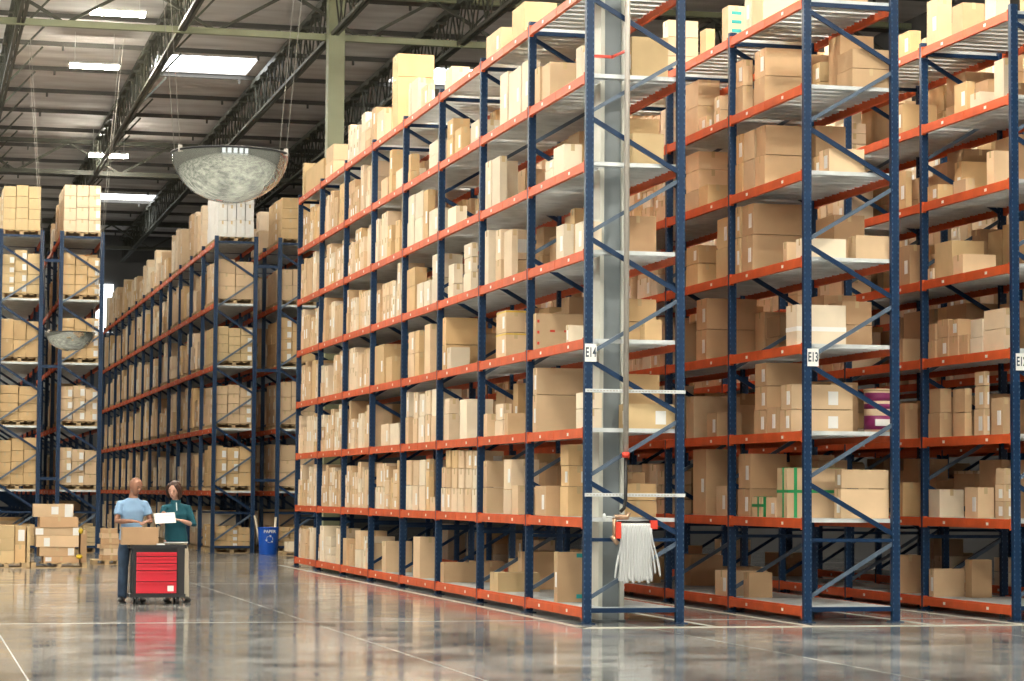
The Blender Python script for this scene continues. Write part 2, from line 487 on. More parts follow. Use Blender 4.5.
def rack(name_label, X0, Y0, nb, z0, pitch, nlev, top, end_detail, floor_level=False, group=None, length=BAY, sign=None, w=W, hole=None, deckmat='zinc'):
    t = empty('pallet_rack', (X0, Y0, 0), name_label, 'rack', group or 'blue and orange pallet racks')
    pm = MB().box(-PW / 2, -PD / 2, .012, PW / 2, PD / 2, top).mesh('upright_post', [M['post']])
    fm = MB().box(-.09, -.085, 0, .09, .085, .012).box(-.012, -.07, .012, .012, -.045, .03).mesh('foot_plate', [M['blue']])
    nodes = []
    zz = .33
    while zz < top - .6: nodes.append(zz); zz += 1.565
    nbrace = 0
    for k in range(nb + 1):
        Y = k * length
        for x in (PW / 2, w - PW / 2):
            p = inst('upright_post', pm, t, (x, Y, 0)); inst('foot_plate', fm, p, (0, 0, 0))
            OCC.box(X0 + x - PW / 2, Y0 + Y - PD / 2, 0, X0 + x + PW / 2, Y0 + Y + PD / 2, top)
        xl, xr = PW, w - PW; segs = []
        for i, z in enumerate(nodes):
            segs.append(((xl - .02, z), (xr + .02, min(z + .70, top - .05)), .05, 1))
            if z + 1.5 < top: segs.append(((xr + .02, z + .82), (xl - .02, z + 1.47), .06))
        segs.append(((xl - .02, .17), (xr + .02, .17), .06)); segs.append(((xl - .02, 1.07), (xr + .02, 1.07), .045))
        segs.append(((xl - .02, top - .16), (xr + .02, top - .16), .06))
        if k < 3 and nbrace + len(segs) <= 96:
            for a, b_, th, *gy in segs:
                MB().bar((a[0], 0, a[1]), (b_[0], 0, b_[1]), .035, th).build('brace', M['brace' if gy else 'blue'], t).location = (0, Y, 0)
            nbrace += len(segs)
        elif k == 3 or not ('brm' in locals() and brm):
            bm_ = MB()
            for kk in range(3, nb + 1):
                for a, b_, th, *gy in segs: bm_.bar((a[0], kk * length, a[1]), (b_[0], kk * length, b_[1]), .035, th)
            if bm_.v: tag(bm_.build('brace', M['blue'], t), kind='stuff')
            brm = True
    bl = beam_mesh(length, -1).mesh('beam', [M['orange'], M['dot']]); br = beam_mesh(length, 1).mesh('beam', [M['orange'], M['dot']])
    dk = deck_mesh(.055, w - .055, length).mesh('shelf_deck', [M[deckmat]])
    dh = deck_mesh(.055, w - .055, length, hole).mesh('shelf_deck', [M[deckmat]]) if hole else dk
    order = [(k, j) for k in range(nb) for j in range(nlev)]
    count = 0; rest = MB()
    for k, j in order:
        z = z0 + j * pitch
        inst('shelf_deck', dh if (k == 0 and hole) else dk, t, (0, k * length, z))
        OCC.box(X0 + .05, Y0 + k * length, z - .04, X0 + w - .05, Y0 + (k + 1) * length, z)
        OCC.box(X0, Y0 + k * length, z - .12, X0 + .05, Y0 + (k + 1) * length, z)
        for me, x, s in ((bl, 0, -1), (br, w, 1)):
            if (count < 64 if s < 0 else k < 4):
                inst('beam', me, t, (x, k * length, z))
            else:
                src = beam_mesh(length, s)
                i0 = len(rest.v); rest.v += [(v[0] + x, v[1] + k * length, v[2] + z) for v in src.v]
                rest.f += [tuple(i0 + q for q in f) for f in src.f]; rest.m += src.m; rest.sm += src.sm
        count += 1
    if rest.v: tag(rest.build('beam', [M['orange'], M['dot']], t), kind='stuff')
    if sign:
        zs = 3.46
        pl = MB().box(-.005, -.006, -.115, .15, 0, .115).build('sign_plate', M['white'], t); pl.location = (0 if sign == 'E14' else .045, -PD / 2 - .012, zs)
        tg = MB().box(-.02, -.004, -.12, -.006, .2, .12)
        me = text_mesh(sign, .15, M['ink'], 'lettering'); tx = inst('lettering', me, pl, (.073, -.008, 0), (math.pi / 2, 0, 0))
        tx.scale = (.64, 1.15, 1)
    return t


Z0, PT, TOP = .203, 1.1475, 8.31
R1, R2, R3, R4 = 8.375, 11.356, 14.322, 17.3
HOLE = (.55 - .20 + 0, .55 + .20, .73 - .20, .73 + .20)   # where the grey column passes the E14 decks
rack('blue and orange rack marked E14 with a grey hose coil on its end', R1, 30, 8, Z0, PT, 8, TOP, True, sign='E14', hole=(.34, .75, .52, .94))
rack('blue and orange rack marked E13, middle of the front racks', R2, 30, 8, Z0, PT, 8, TOP, True, sign='E13')
rack('blue and orange rack cut by the right edge of the photo', R3, 30, 8, Z0, PT, 8, TOP, True, sign='E12')
rack('dark rack deep behind the right-edge rack', R4, 30, 5, Z0, PT, 8, TOP, False)
YB = 65.0; ZB, PB, TOPB = 1.66, 1.675, 8.50
XC0 = x_at(212, YB, 2); XB1 = x_at(98.5, YB, 2); 
RC = XC0 - .02; RD = x_at(277, YB, 2) - .05; RB = XB1 - 1.12; RA = x_at(41, YB, 2) - 1.2
WB2 = 1.17
rack('far rack with a long receding face behind the two workers', RC, YB, 13, ZB, PB, 5, TOPB, True, length=2.95, w=WB2)
rack('far rack above the blue bin, half hidden by the E14 rack', RD, YB, 6, ZB, PB, 5, TOPB, True, length=2.95, w=WB2)
rack('far rack behind the small round mirror', RB, YB, 6, ZB, PB, 5, TOPB, True, length=2.95, w=WB2)
rack('far rack at the left edge of the photo', RA, YB, 6, ZB, PB, 5, TOPB, True, length=2.95, w=WB2)

# row spacers between back-to-back far racks
for xa, xb, l in ((RC + WB2, RD, 'right'), (RA + WB2, RB, 'left')):
    for z in (1.95, 4.9, 7.7):
        o = MB().box(xa + .001, YB - .03, z - .04, xb - .001, YB + .03, z + .04).build('row_spacer', M['blue'])
        tag(o, 'blue steel spacer tying the far %s pair of racks, %s' % (l, {1.95: 'lowest', 4.9: 'middle', 7.7: 'highest'}[z]), 'rack spacer', 'spacers between the far racks')

# ------------------------------------------------------------------ cartons
BOX = []      # dicts: x0,y0,z0,x1,y1,z1, rot, c (colour), lab (label face), rack, bay, lev, pos ('front'/'rear'), st, tier


def clash(a, x0, y0, z0, x1, y1, z1, e=.001):
    return a['x0'] < x1 - e and a['x1'] > x0 + e and a['y0'] < y1 - e and a['y1'] > y0 + e and a['z0'] < z1 - e and a['z1'] > z0 + e


class Cell:
    def __init__(s, rk, RX, Y0, bay, lev, zdeck, length=BAY, clear=1.0, w=W):
        s.rk, s.RX, s.bay, s.lev, s.z, s.clear, s.w = rk, RX, bay, lev, zdeck, clear, w
        s.ya = Y0 + bay * length + .08; s.yb = Y0 + (bay + 1) * length - .08; s.items = []; s.n = 0

    def stack(s, x0, x1, y0, y1, hs, pos='front', c=None, lab=None, extra=None, rot=None):
        if y0 > y1: y0, y1 = y1, y0
        x0 = max(x0, s.RX + .03); x1 = min(x1, s.RX + s.w - .06)
        if s.rk == 'E14' and s.bay == 0 and y1 > 30.52 and y0 < 30.94 and x1 > 8.70 and x0 < 9.13:
            if x0 < 8.55: x1 = 8.70
            else: return
        if x1 - x0 < .08 or y1 - y0 < .04: return
        z = s.z + .004; s.n += 1; put = 0
        for t, h in enumerate(hs):
            if s.lev < 7 or s.rk[0] == 'F': h = min(h, s.z + s.clear - z)
            if h < .06: break
            j = random.uniform(-.012, .012) if t else 0
            bx = dict(x0=x0 + abs(j), x1=x1 - abs(j) * .5, y0=y0 + .006, y1=y1 - .006 - abs(j), z0=z, z1=z + h - (.010 if t < len(hs) - 1 else .003),
                      rot=random.uniform(-.01, .01) if rot is None else rot,
                      c=random.choice((0, 1, 1, 1, 3, 3, 3, 6, 6, 4)) if c is None else c,
                      lab=(random.random() < .35) if lab is None else lab, rack=s.rk, bay=s.bay, lev=s.lev, pos=pos, st=s.n, tier=t, extra=extra)
            if any(clash(a, bx['x0'], bx['y0'], bx['z0'], bx['x1'], bx['y1'], bx['z1']) for a in s.items): break
            s.items.append(bx); BOX.append(bx); z += h; put += 1
        return put

    # pixel reading of the rack's left side: far edge ul, near edge um, right end of the box's front face ur
    def px(s, ul, um, ur, hs, inset=.07, **k):
        X = s.RX + inset
        sc = scale_at(X, y_at(um, X, s.z), s.z)
        yn = y_at(um, X, s.z + .3); yf = y_at(ul, X, s.z + .3)
        x1 = X + .42 if ur - um < 2.5 else x_at(ur, yn, s.z + .3)
        yn = max(yn, s.ya); yf = min(yf, s.yb)
        if yf < yn + .1: yf = yn + .38
        if yf > s.yb: yf = s.yb; yn = min(yn, s.yb - .25)
        if yn > s.yb: return
        s.stack(X, x1, yn, yf, [h / sc for h in hs], **k)

    def fill_front(s, f0=.5, f1=.9, wmin=.18, wmax=.55, gap=.12, depth=.5):
        y = s.ya + random.uniform(.0, .15)
        while y < s.yb - .15:
            w = random.uniform(wmin, wmax)
            if random.random() < gap: y += w * .8; continue
            w = min(w, s.yb - y); H = s.clear * random.uniform(f0, f1); n = random.choice((1, 2, 2, 3)) if H > .45 else random.choice((1, 1, 2))
            rem = H; hs = []
            c = random.choice((0, 1, 1, 3, 3, 6, 4, 0)) if random.random() < .6 else None
            for i in range(n): hs.append(H / n * random.uniform(.85, 1.1))
            x = s.RX + random.uniform(.03, .10)
            k = random.choice((1, 1, 1, 2, 3)) if w < .35 else 1
            for q in range(k):
                if y + w > s.yb: break
                s.stack(x, x + depth * random.uniform(.75, 1.15), y, y + w, hs, c=c)
                y += w + random.uniform(.004, .03)

    def fill_rear(s, p=.7, f0=.4, f1=.9):
        y = s.ya
        while y < s.yb - .25:
            w = random.uniform(.4, .8)
            if random.random() > p: y += w * .6; continue
            w = min(w, s.yb - y); H = s.clear * random.uniform(f0, f1); n = random.choice((1, 1, 2))
            x1 = s.RX + s.w - random.uniform(.03, .08)
            s.stack(x1 - random.uniform(.4, .55), x1, y, y + w, [H / n] * n, pos='rear', c=random.choice((0, 2, 5, 4)), lab=False)
            y += w + .03


CELLS = {}
for rk, RX, nb in (('E14', R1, 8), ('E13', R2, 8), ('edge', R3, 6), ('back', R4, 4)):
    for b_ in range(nb):
        for l in range(8):
            CELLS[rk, b_, l] = Cell(rk, RX, 30, b_, l, Z0 + l * PT, clear=PT - .16 if l < 7 else 1.3)

SPEC = {
 ('E14', 0): {
  6: [(534, 540, 541.5, [38], {}), (542, 550.5, 580, [36], dict(c=1)), (576, 582, 588, [33], dict(c=6))],
  5: [(545, 553, 560, [11, 9], dict(c=6)), (553.5, 564, 582, [30], dict(c=6)), (568, 575, 585, [42], dict(c=4, inset=.55))],
  4: [(556, 564, 574, [35], dict(c=6)), (575, 583, 639, [31], dict(c=6)), (535, 556, 560, [45], dict(c=0, inset=.72)), (558, 564, 583, [60], dict(c=4, inset=.6))],
  3: [(528.5, 536, 583, [37], dict(c=1, extra='redmarks')), (566, 569, 613, [18], dict(c=6)), (536, 547, 590, [55], dict(c=2, inset=.5))],
  2: [(529, 536.5, 584, [38, 27], dict(c=1, lab=True)), (576, 583, 609, [20, 16], dict(c=6))],
  1: [(535, 546, 579, [30], dict(c=0, lab=True)), (546.5, 559, 584, [26], dict(c=2, inset=.3)), (560, 568, 590, [30, 21, 21], dict(c=4, inset=.22))],
  0: [(540, 551, 553.5, [27], dict(c=6, lab=True)), (554, 557.5, 592, [50], dict(c=0, extra='tealmarks')), (546, 554, 600, [46], dict(c=5, inset=.62))],
  7: []},
 ('E14', 1): {
  7: [(482, 501, 501.8, [25], dict(c=1)), (502, 508, 511, [27], dict(c=7)), (512, 525, 557, [33], dict(c=7))],
  6: [(481.5, 494, 498, [49], dict(c=6)), (500, 507.5, 508.2, [53], dict(c=6)), (508.5, 521, 521.8, [50], dict(c=6)), (522, 529, 540, [52], dict(c=6))],
  5: [(483, 491, 491.5, [49], dict(c=6)), (492, 500, 507, [49], dict(c=6)), (508, 525.5, 529, [21, 20], dict(c=6))],
  4: [(481, 484, 484.6, [55], dict(c=6)), (485, 492, 492.6, [50], {}), (495.5, 501, 501.7, [22, 30], {}), (504, 512, 518, [48], {}), (519, 527, 530, [47], dict(c=6))],
  3: [(496, 506, 526, [25, 22], dict(c=1, extra='yellow')), (486, 492, 500, [17], dict(inset=.5))],
  2: [(477, 481, 492.5, [23], dict(c=1)), (495, 503, 512, [16, 16], dict(c=3)), (504.5, 508, 526, [22], dict(c=0)), (513, 518, 535, [54], dict(c=4, inset=.5))],
  1: [(477, 483, 503, [26, 26], dict(c=1)), (503.5, 511, 511.6, [25, 30], dict(c=3)), (512, 518, 526, [29], dict(c=1))],
  0: [(490, 498, 540, [19], dict(c=7)), (485, 491, 527, [36], dict(c=0, inset=.62))]},
 ('E14', 2): {
  7: [(442, 452, 470, [22], dict(c=3)), (434, 440, 481, [28, 22], dict(c=7)), (470, 478, 481, [20], {})],
  6: [(447, 453, 470, [20, 19], dict(c=4)), (455, 461.5, 470, [25], dict(c=4)), (471, 479, 480, [22], dict(c=6))],
  5: [(448, 456, 467, [20], dict(c=6)), (468, 477, 480, [12, 12], dict(c=6)), (456, 462, 478, [32], dict(c=4, inset=.6))],
  4: [(448, 453.5, 463, [14, 20], dict(c=6)), (463.5, 471, 478, [20, 15, 14], dict(c=6))],
  3: [(447, 451, 470, [22], dict(c=6)), (440, 446, 478, [26, 27], dict(c=4))],
  2: [(444, 449, 459, [27, 15], dict(c=3)), (459.5, 467, 467.6, [40], dict(c=6)), (468, 476, 479, [42], dict(c=6))],
  1: [(437, 444.6, 445, [24, 20], {}), (445.4, 450.4, 451, [24, 20, 18], {}), (451.3, 457, 457.3, [24, 20, 18], {}), (457.6, 463, 464, [24, 20, 18], {}), (465, 471, 471.5, [24, 20, 18], {}), (472, 477, 478, [24, 20, 18], {})],
  0: [(438, 444, 490, [20], dict(c=0)), (430, 433.6, 468, [30], dict(c=0, inset=.4))]},
 ('E14', 3): {
  7: [(403.5, 410, 411, [36], dict(c=6)), (411.5, 418, 426, [36], dict(c=6)), (421, 428, 435, [22], dict(c=1))],
  6: [(419, 428, 431, [27, 18], dict(c=7)), (429, 438, 439, [14, 13], dict(c=6)), (404, 409, 418, [12, 17], dict(c=4))],
  5: [(405.7, 414, 414.3, [26, 26], dict(c=6)), (414.6, 422.6, 422.9, [26, 26], dict(c=6)), (423, 428, 435, [50], dict(c=4)), (429, 438.5, 439, [27], dict(c=6))],
  4: [(405.7, 415, 427, [26, 18], dict(c=4)), (417, 423, 423.5, [26], dict(c=6)), (424, 430, 431, [26], dict(c=6)), (431.5, 438, 439, [26, 24], dict(c=6))],
  3: [(408, 414, 415, [24, 22], dict(c=1)), (415, 419, 424, [24, 22], dict(c=4)), (424.5, 430, 437, [50], dict(c=1))],
  2: [(400, 405.6, 406, [27, 25], {}), (406.4, 412, 412.5, [27, 25], {}), (413, 417, 418, [25, 26], {}), (418.5, 424, 424.6, [27, 22], {}), (425, 430, 430.6, [28, 24], {}), (431, 437, 438, [26, 27], {})],
  1: [(406, 411.5, 412, [25, 25], {}), (412.3, 418, 418.5, [25, 25], {}), (419, 425, 425.5, [25, 26], {}), (425.8, 429, 434, [40, 12], dict(c=4)), (430, 435, 436, [14], {})],
  0: [(413, 420, 440, [41], dict(c=1))]},
 ('E14', 4): {
  7: [(392, 398, 434, [52, 23], dict(c=4)), (376, 384, 391, [30], dict(c=3))],
  6: [(389, 392, 404, [20, 25], dict(c=4)), (381, 388, 389, [20], {}), (396, 403, 404, [20], {})],
  3: [(386, 392, 400, [26], dict(c=4)), (374, 384, 386, [40], dict(c=4))],
  2: [(381, 389, 389.5, [22], {}), (389.9, 399, 400, [22], {})],
  0: [(382, 386, 412, [31], dict(c=1)), (374, 380, 384, [25], {})]},
 ('E14', 6): {7: [(325.6, 333, 362, [16, 16], dict(c=1))]},
 ('E14', 7): {7: [(306, 324, 325, [25], dict(c=4)), (295, 302, 320, [34], dict(c=7))]},
 ('E13', 0): {
  7: [(744.6, 750, 752, [40], dict(c=6)), (752, 763, 800, [44], dict(c=1))],
  6: [(733, 743, 753, [28, 26], dict(c=1)), (744, 753, 756, [30], dict(c=1)), (754, 765, 802, [28, 28], dict(c=0))],
  5: [(733, 742.6, 743, [31, 29], dict(c=4)), (743.5, 754, 754.6, [31, 29], dict(c=1)), (755, 765, 803, [31, 30], dict(c=0))],
  4: [(730, 740, 740.6, [37, 31], dict(c=7)), (741.5, 753, 803, [37, 31], dict(c=0, lab=True)), (783, 787, 840, [20], dict(c=1)), (796, 803, 846, [20], dict(c=6))],
  3: [(786, 797, 846, [41], dict(c=6, extra='whitetape'))],
  2: [(742, 753, 757, [40], dict(c=3)), (754, 766, 803, [24, 24, 23], dict(c=0, lab=True)), (767, 777, 803, [26], dict(c=0, lab=True)), (780, 791, 853, [23, 25], dict(c=1, lab=True))],
  1: [(738, 750, 787, [28, 35], dict(c=2, lab=True)), (752, 762, 775, [20], dict(extra='green', c=1)), (766, 776, 784, [20], dict(c=1, lab=True)), (777, 787, 845, [50], dict(c=1, extra='green'))],
  0: [(736, 745, 768, [25], dict(c=0, inset=.2))]},
 ('E13', 1): {
  7: [(722, 728.5, 745, [36], dict(c=1, extra='tealprint')), (700, 706, 715, [25], dict(c=7))],
  6: [(685, 698, 720, [28, 26], dict(c=1)), (714, 720, 721, [14, 14], dict(c=1)), (721.5, 728, 731, [16, 14], {}), (699, 706, 712, [14], {})],
  5: [(685, 698.5, 728, [20, 20, 18], dict(c=1)), (699, 708, 728, [21], dict(c=4))],
  4: [(686, 698, 717, [22, 18], dict(c=4)), (716, 728, 728.6, [31, 30], dict(c=7))],
  3: [(696, 706.5, 757, [31, 31], dict(c=2, lab=True))],
  2: [(686, 694, 740, [42], dict(c=1)), (707, 717, 742, [24], dict(c=0, lab=True))],
  1: [(693, 706, 728, [66], dict(c=0)), (716, 727, 733, [30], dict(c=1, lab=True))],
  0: [(715, 728, 768, [25], dict(c=1))]},
 ('edge', 0): {
  7: [(922, 938, 952, [46], dict(c=1, lab=True)), (952, 963, 985, [30], dict(c=0)), (985, 996, 1010, [30], dict(c=6))],
  6: [(936, 949, 953, [34], dict(c=7)), (970, 980, 1003, [15], dict(c=6)), (954, 967, 975, [30], dict(c=4)), (975, 988, 1004, [36], dict(c=2, inset=.5)), (994, 1004, 1010, [40], dict(c=6))],
  5: [(925, 938, 953, [16], dict(c=4)), (953, 966, 975, [14], dict(c=1)), (975, 986, 990, [22], dict(c=6, lab=True)), (986.5, 994, 1010, [34], dict(c=1)), (926, 934, 977, [40], dict(c=4, inset=.5))],
  4: [(934.6, 952, 984, [36], dict(c=7)), (953, 963, 996, [20], dict(c=1)), (923, 933, 934, [12], {}), (966, 978, 1010, [50], dict(c=4, inset=.55))],
  3: [(925, 935, 936, [18, 17], dict(c=0)), (937, 948, 948.5, [20, 18], dict(c=0)), (949, 958, 958.6, [20, 17], dict(c=0)), (959, 968, 969, [20], dict(c=0)), (970, 982, 1003, [16, 18], dict(c=6)), (983, 1004, 1012, [22, 20], dict(c=3))],
  2: [(928, 940, 952, [25, 24], dict(c=0)), (952.5, 965, 972, [24, 24], dict(c=0)), (974, 984, 990, [27, 23, 14], dict(c=1, lab=True)), (991, 1003, 1010, [37], dict(c=0, lab=True))],
  1: [(927, 940, 964, [28], dict(c=6)), (965, 978, 994, [31], dict(c=1)), (995, 1004, 1012, [18, 17, 16], dict(c=1))],
  0: [(928, 934, 965, [28], dict(c=1)), (965, 972, 992, [38], dict(c=0, inset=.5)), (1003, 1009, 1012, [14], dict(c=6))]},
 ('edge', 1): {
  7: [(898, 910, 921, [25], dict(c=4))],
  6: [(890, 903, 937, [30], dict(c=4)), (907, 917, 921, [20], {})],
  5: [(895, 906, 912, [38], dict(c=4)), (908, 918, 921, [24], dict(c=1))],
  4: [(895, 910, 921, [40], dict(c=2))],
  3: [(905, 918, 921, [28], dict(c=7)), (893, 903, 904, [24], {})],
  2: [(895, 905, 918, [36], dict(c=2))],
  1: [(893, 903, 920, [34], dict(c=4)), (904, 918, 921, [20], dict(c=0))],
  0: [(890, 900, 921, [38], dict(c=2))]},
}
for l, it in ((6, (625, 632, 680, [46], dict(c=7, inset=.78))), (5, (626, 633, 664, [32], dict(c=7, inset=.7))), (1, (602, 610, 668, [20, 46], dict(c=1, inset=.42))),
              (2, (625, 632, 680, [25], dict(c=7, inset=.6))), (2, (612, 620, 650, [20, 22, 22], dict(c=0, inset=.5))), (3, (640, 645, 662, [22], dict(c=4, inset=.9)))):
    SPEC['E14', 0][l].append(it)
for l, it in ((6, (812, 820, 880, [20, 20], dict(c=7, inset=.75))), (5, (814, 820, 850, [25], dict(c=4, inset=.6))), (5, (845, 850, 886, [24], dict(c=1, inset=.4))),
              (4, (848, 856, 892, [24], dict(c=1, inset=.8))), (3, (838, 846, 878, [31], dict(c=1, inset=.75))), (1, (834, 841, 892, [30, 19], dict(c=1, inset=.6)))):
    SPEC['E13', 0][l].append(it)
FULL = {('E14', 0), ('E14', 1), ('E14', 2), ('E14', 3), ('E13', 0), ('E13', 1), ('edge', 0), ('edge', 1)}
for (rk, b_), levs in SPEC.items():
    for l, items in levs.items():
        for ul, um, ur, hs, k in items: CELLS[rk, b_, l].px(ul, um, ur, hs, **k)
for (rk, b_, l), c in CELLS.items():
    random.seed(hash((('E14', 'E13', 'edge', 'back').index(rk), b_, l)) & 0xffff)
    done = (rk, b_) in FULL or (rk == 'E14' and b_ in (6, 7, 4) and l in SPEC.get((rk, b_), {}))
    if not done:
        if l == 0: c.fill_front(.4, .75, .3, .7, .35 if rk == 'E14' else .7)
        elif l == 7: c.fill_front(.3, .65, .25, .6, .2)
        elif rk == 'E14': c.fill_front(.6, .95, .16, .42, .07, .45)
        else: c.fill_front(.5, .9, .25, .6, .1)
    if rk == 'E14' and b_ == 0: c.fill_rear(.35 if l else 0.)
    elif l == 0: c.fill_rear(.12, .3, .5)
    elif l == 7: c.fill_rear(.4, .2, .45)
    else: c.fill_rear(.85, .45, .92)


# far racks: the ends facing the cross aisle carry pallet loads of even cartons
def far_cell(rk, RX, b_, l):
    z = .15 if l == 0 else ZB + (l - 1) * PB + .13
    c = Cell(rk, RX, YB, b_, l, z, length=2.95, clear=(PB - .42 if l else 1.2), w=WB2)
    if b_ == 0:
        H = c.clear * (random.uniform(.72, .96) if l else .5)
        n = random.choice((2, 3, 3, 4)); cols = random.choice((2, 3, 3)); cc = random.choice((7, 1, 4, 4))
        if rk == 'FC' and l == 5: cc, cols, n, H = 'w', 4, 3, 1.4
        if rk == 'FB' and l == 5: cc, cols, n, H = 3, 3, 4, 1.3
        if rk == 'FC' and l == 4: H = 1.1; cols = 2
        for depth in (0, 1, 2):
            y0 = YB + .10 + depth * .85
            for q in range(cols):
                x0 = RX + .10 + q * (WB2 - .2) / cols; x1 = x0 + (WB2 - .2) / cols
                hh = H * random.uniform(.85, 1.0) if l == 4 or l == 0 else H
                c.stack(x0 + .004, x1 - .004, y0, y0 + .8, [hh / n * random.uniform(.9, 1.08) for _ in range(n)], rot=0, c=0 if cc == 'w' else cc, lab=(random.random() < .3) if cc != 'w' else (random.random() < .5),
                        extra='whitebox' if cc == 'w' else None, pos='end' if depth == 0 else 'behind')
    else:
        c.fill_front(.45, .98 if l < 5 else 1.15, .3, .8, .27, .9)
    # the pallets under the loads
    return c


random.seed(21)
PALLETS = []
for rk, RX, nb in (('FC', RC, 13), ('FD', RD, 2), ('FB', RB, 2), ('FA', RA, 2)):
    for b_ in range(nb):
        for l in range(6):
            far_cell(rk, RX, b_, l)
            z = 0.0 if l == 0 else ZB + (l - 1) * PB + .004
            for q in range(3 if b_ == 0 else 2):
                w_ = .85 if b_ == 0 else 1.3
                PALLETS.append((RX + .06, YB + b_ * 2.95 + .09 + q * (w_ + (.0 if b_ == 0 else .1)), z, RX + WB2 - .06, w_, b_ == 0 and q == 0, rk, l))

# which cartons does the camera see, and how large
ov, of, own = list(OCC.v), list(OCC.f), [-1] * len(OCC.f)
for i, bx in enumerate(BOX):
    t = MB().box(bx['x0'], bx['y0'], bx['z0'], bx['x1'], bx['y1'], bx['z1']); k = len(ov)
    ov += t.v; of += [tuple(k + q for q in f) for f in t.f]; own += [i] * 6
tree = BVHTree.FromPolygons([Vector(v) for v in ov], of)
hits = [0] * len(BOX); O = Vector((0, 0, CH)); face = {}
for v in range(1, 625, 2):
    for u in range(0, 1024, 2):
        d = (FW * FPX + RT * (u - 512 + .5) + UP * (340.5 - v - .5)).normalized()
        h = tree.ray_cast(O, d)
        if h[2] is not None and own[h[2]] >= 0: hits[own[h[2]]] += 1
for i, bx in enumerate(BOX): bx['hits'] = hits[i]
order = sorted(range(len(BOX)), key=lambda i: -hits[i])
SOLO = set(i for i in order[:272] if hits[i] > 3)

ORD = ['first', 'second', 'third', 'fourth', 'fifth', 'sixth', 'seventh', 'eighth', 'ninth', 'tenth', 'eleventh', 'twelfth', 'thirteenth', 'fourteenth']
RN = {'E14': 'E14 rack', 'E13': 'E13 rack', 'edge': 'right-edge rack', 'back': 'rearmost rack', 'FC': 'far long rack', 'FD': 'far bin rack',
      'FB': 'far mirror rack', 'FA': 'far left-edge rack'}
groups = {}
for i, bx in enumerate(BOX):
    if bx['hits'] > 3: groups.setdefault((bx['rack'], bx['bay'], bx['lev'], bx['pos']), []).append(i)
for key, ids in groups.items():
    sts = {}
    for i in ids: sts.setdefault(BOX[i]['st'], []).append(i)
    o_ = sorted(sts, key=lambda s: min(proj(BOX[i]['x0'], BOX[i]['y0'], BOX[i]['z0'])[0] for i in sts[s]))
    for n, s in enumerate(o_):
        for i in sts[s]: BOX[i]['n'] = n


def carton_geo(m, bx, ox=0, oy=0, oz=0, ci=0, ti=1, li=2):
    x0, y0, z0, x1, y1, z1 = bx['x0'] - ox, bx['y0'] - oy, bx['z0'] - oz, bx['x1'] - ox, bx['y1'] - oy, bx['z1'] - oz
    r = bx['rot']; e = .0025
    m.box(x0, y0, z0, x1, y1, z1, ci, r)
    cx, cy2 = (x0 + x1) / 2, (y0 + y1) / 2; tw = .026
    if bx['hits'] > 3:       # tape over the lid seam and a little way down both ends
        if (y1 - y0) > (x1 - x0): m.box(cx - tw, y0 - e, z1 - .09, cx + tw, y1 + e, z1 + e, ti, 0)
        else: m.box(x0 - e, cy2 - tw, z1 - .09, x1 + e, cy2 + tw, z1 + e, ti, 0)


def label_geo(m, bx, ox, oy, oz, mi=0, which=(0, 1)):
    x0, y0, z0, x1, y1, z1 = bx['x0'] - ox, bx['y0'] - oy, bx['z0'] - oz, bx['x1'] - ox, bx['y1'] - oy, bx['z1'] - oz
    e = .006; w = min(.11, (y1 - y0) * .4); h = min(.2, (z1 - z0) * .55); zc = z0 + (z1 - z0) * .45
    ys_ = y0 + (y1 - y0) * .15
    if 0 in which: m.box(x0 - e, ys_, zc - h / 2, x0 - .001, ys_ + w, zc + h / 2, mi)
    if 1 in which and (bx['st'] % 3 == 0 or bx['rack'][0] == 'F'):
        w = min(.14, (x1 - x0) * .35); xs_ = x0 + (x1 - x0) * .6
        m.box(xs_, y0 - e, zc - h / 2, xs_ + w, y0 - .001, zc + h / 2, mi)


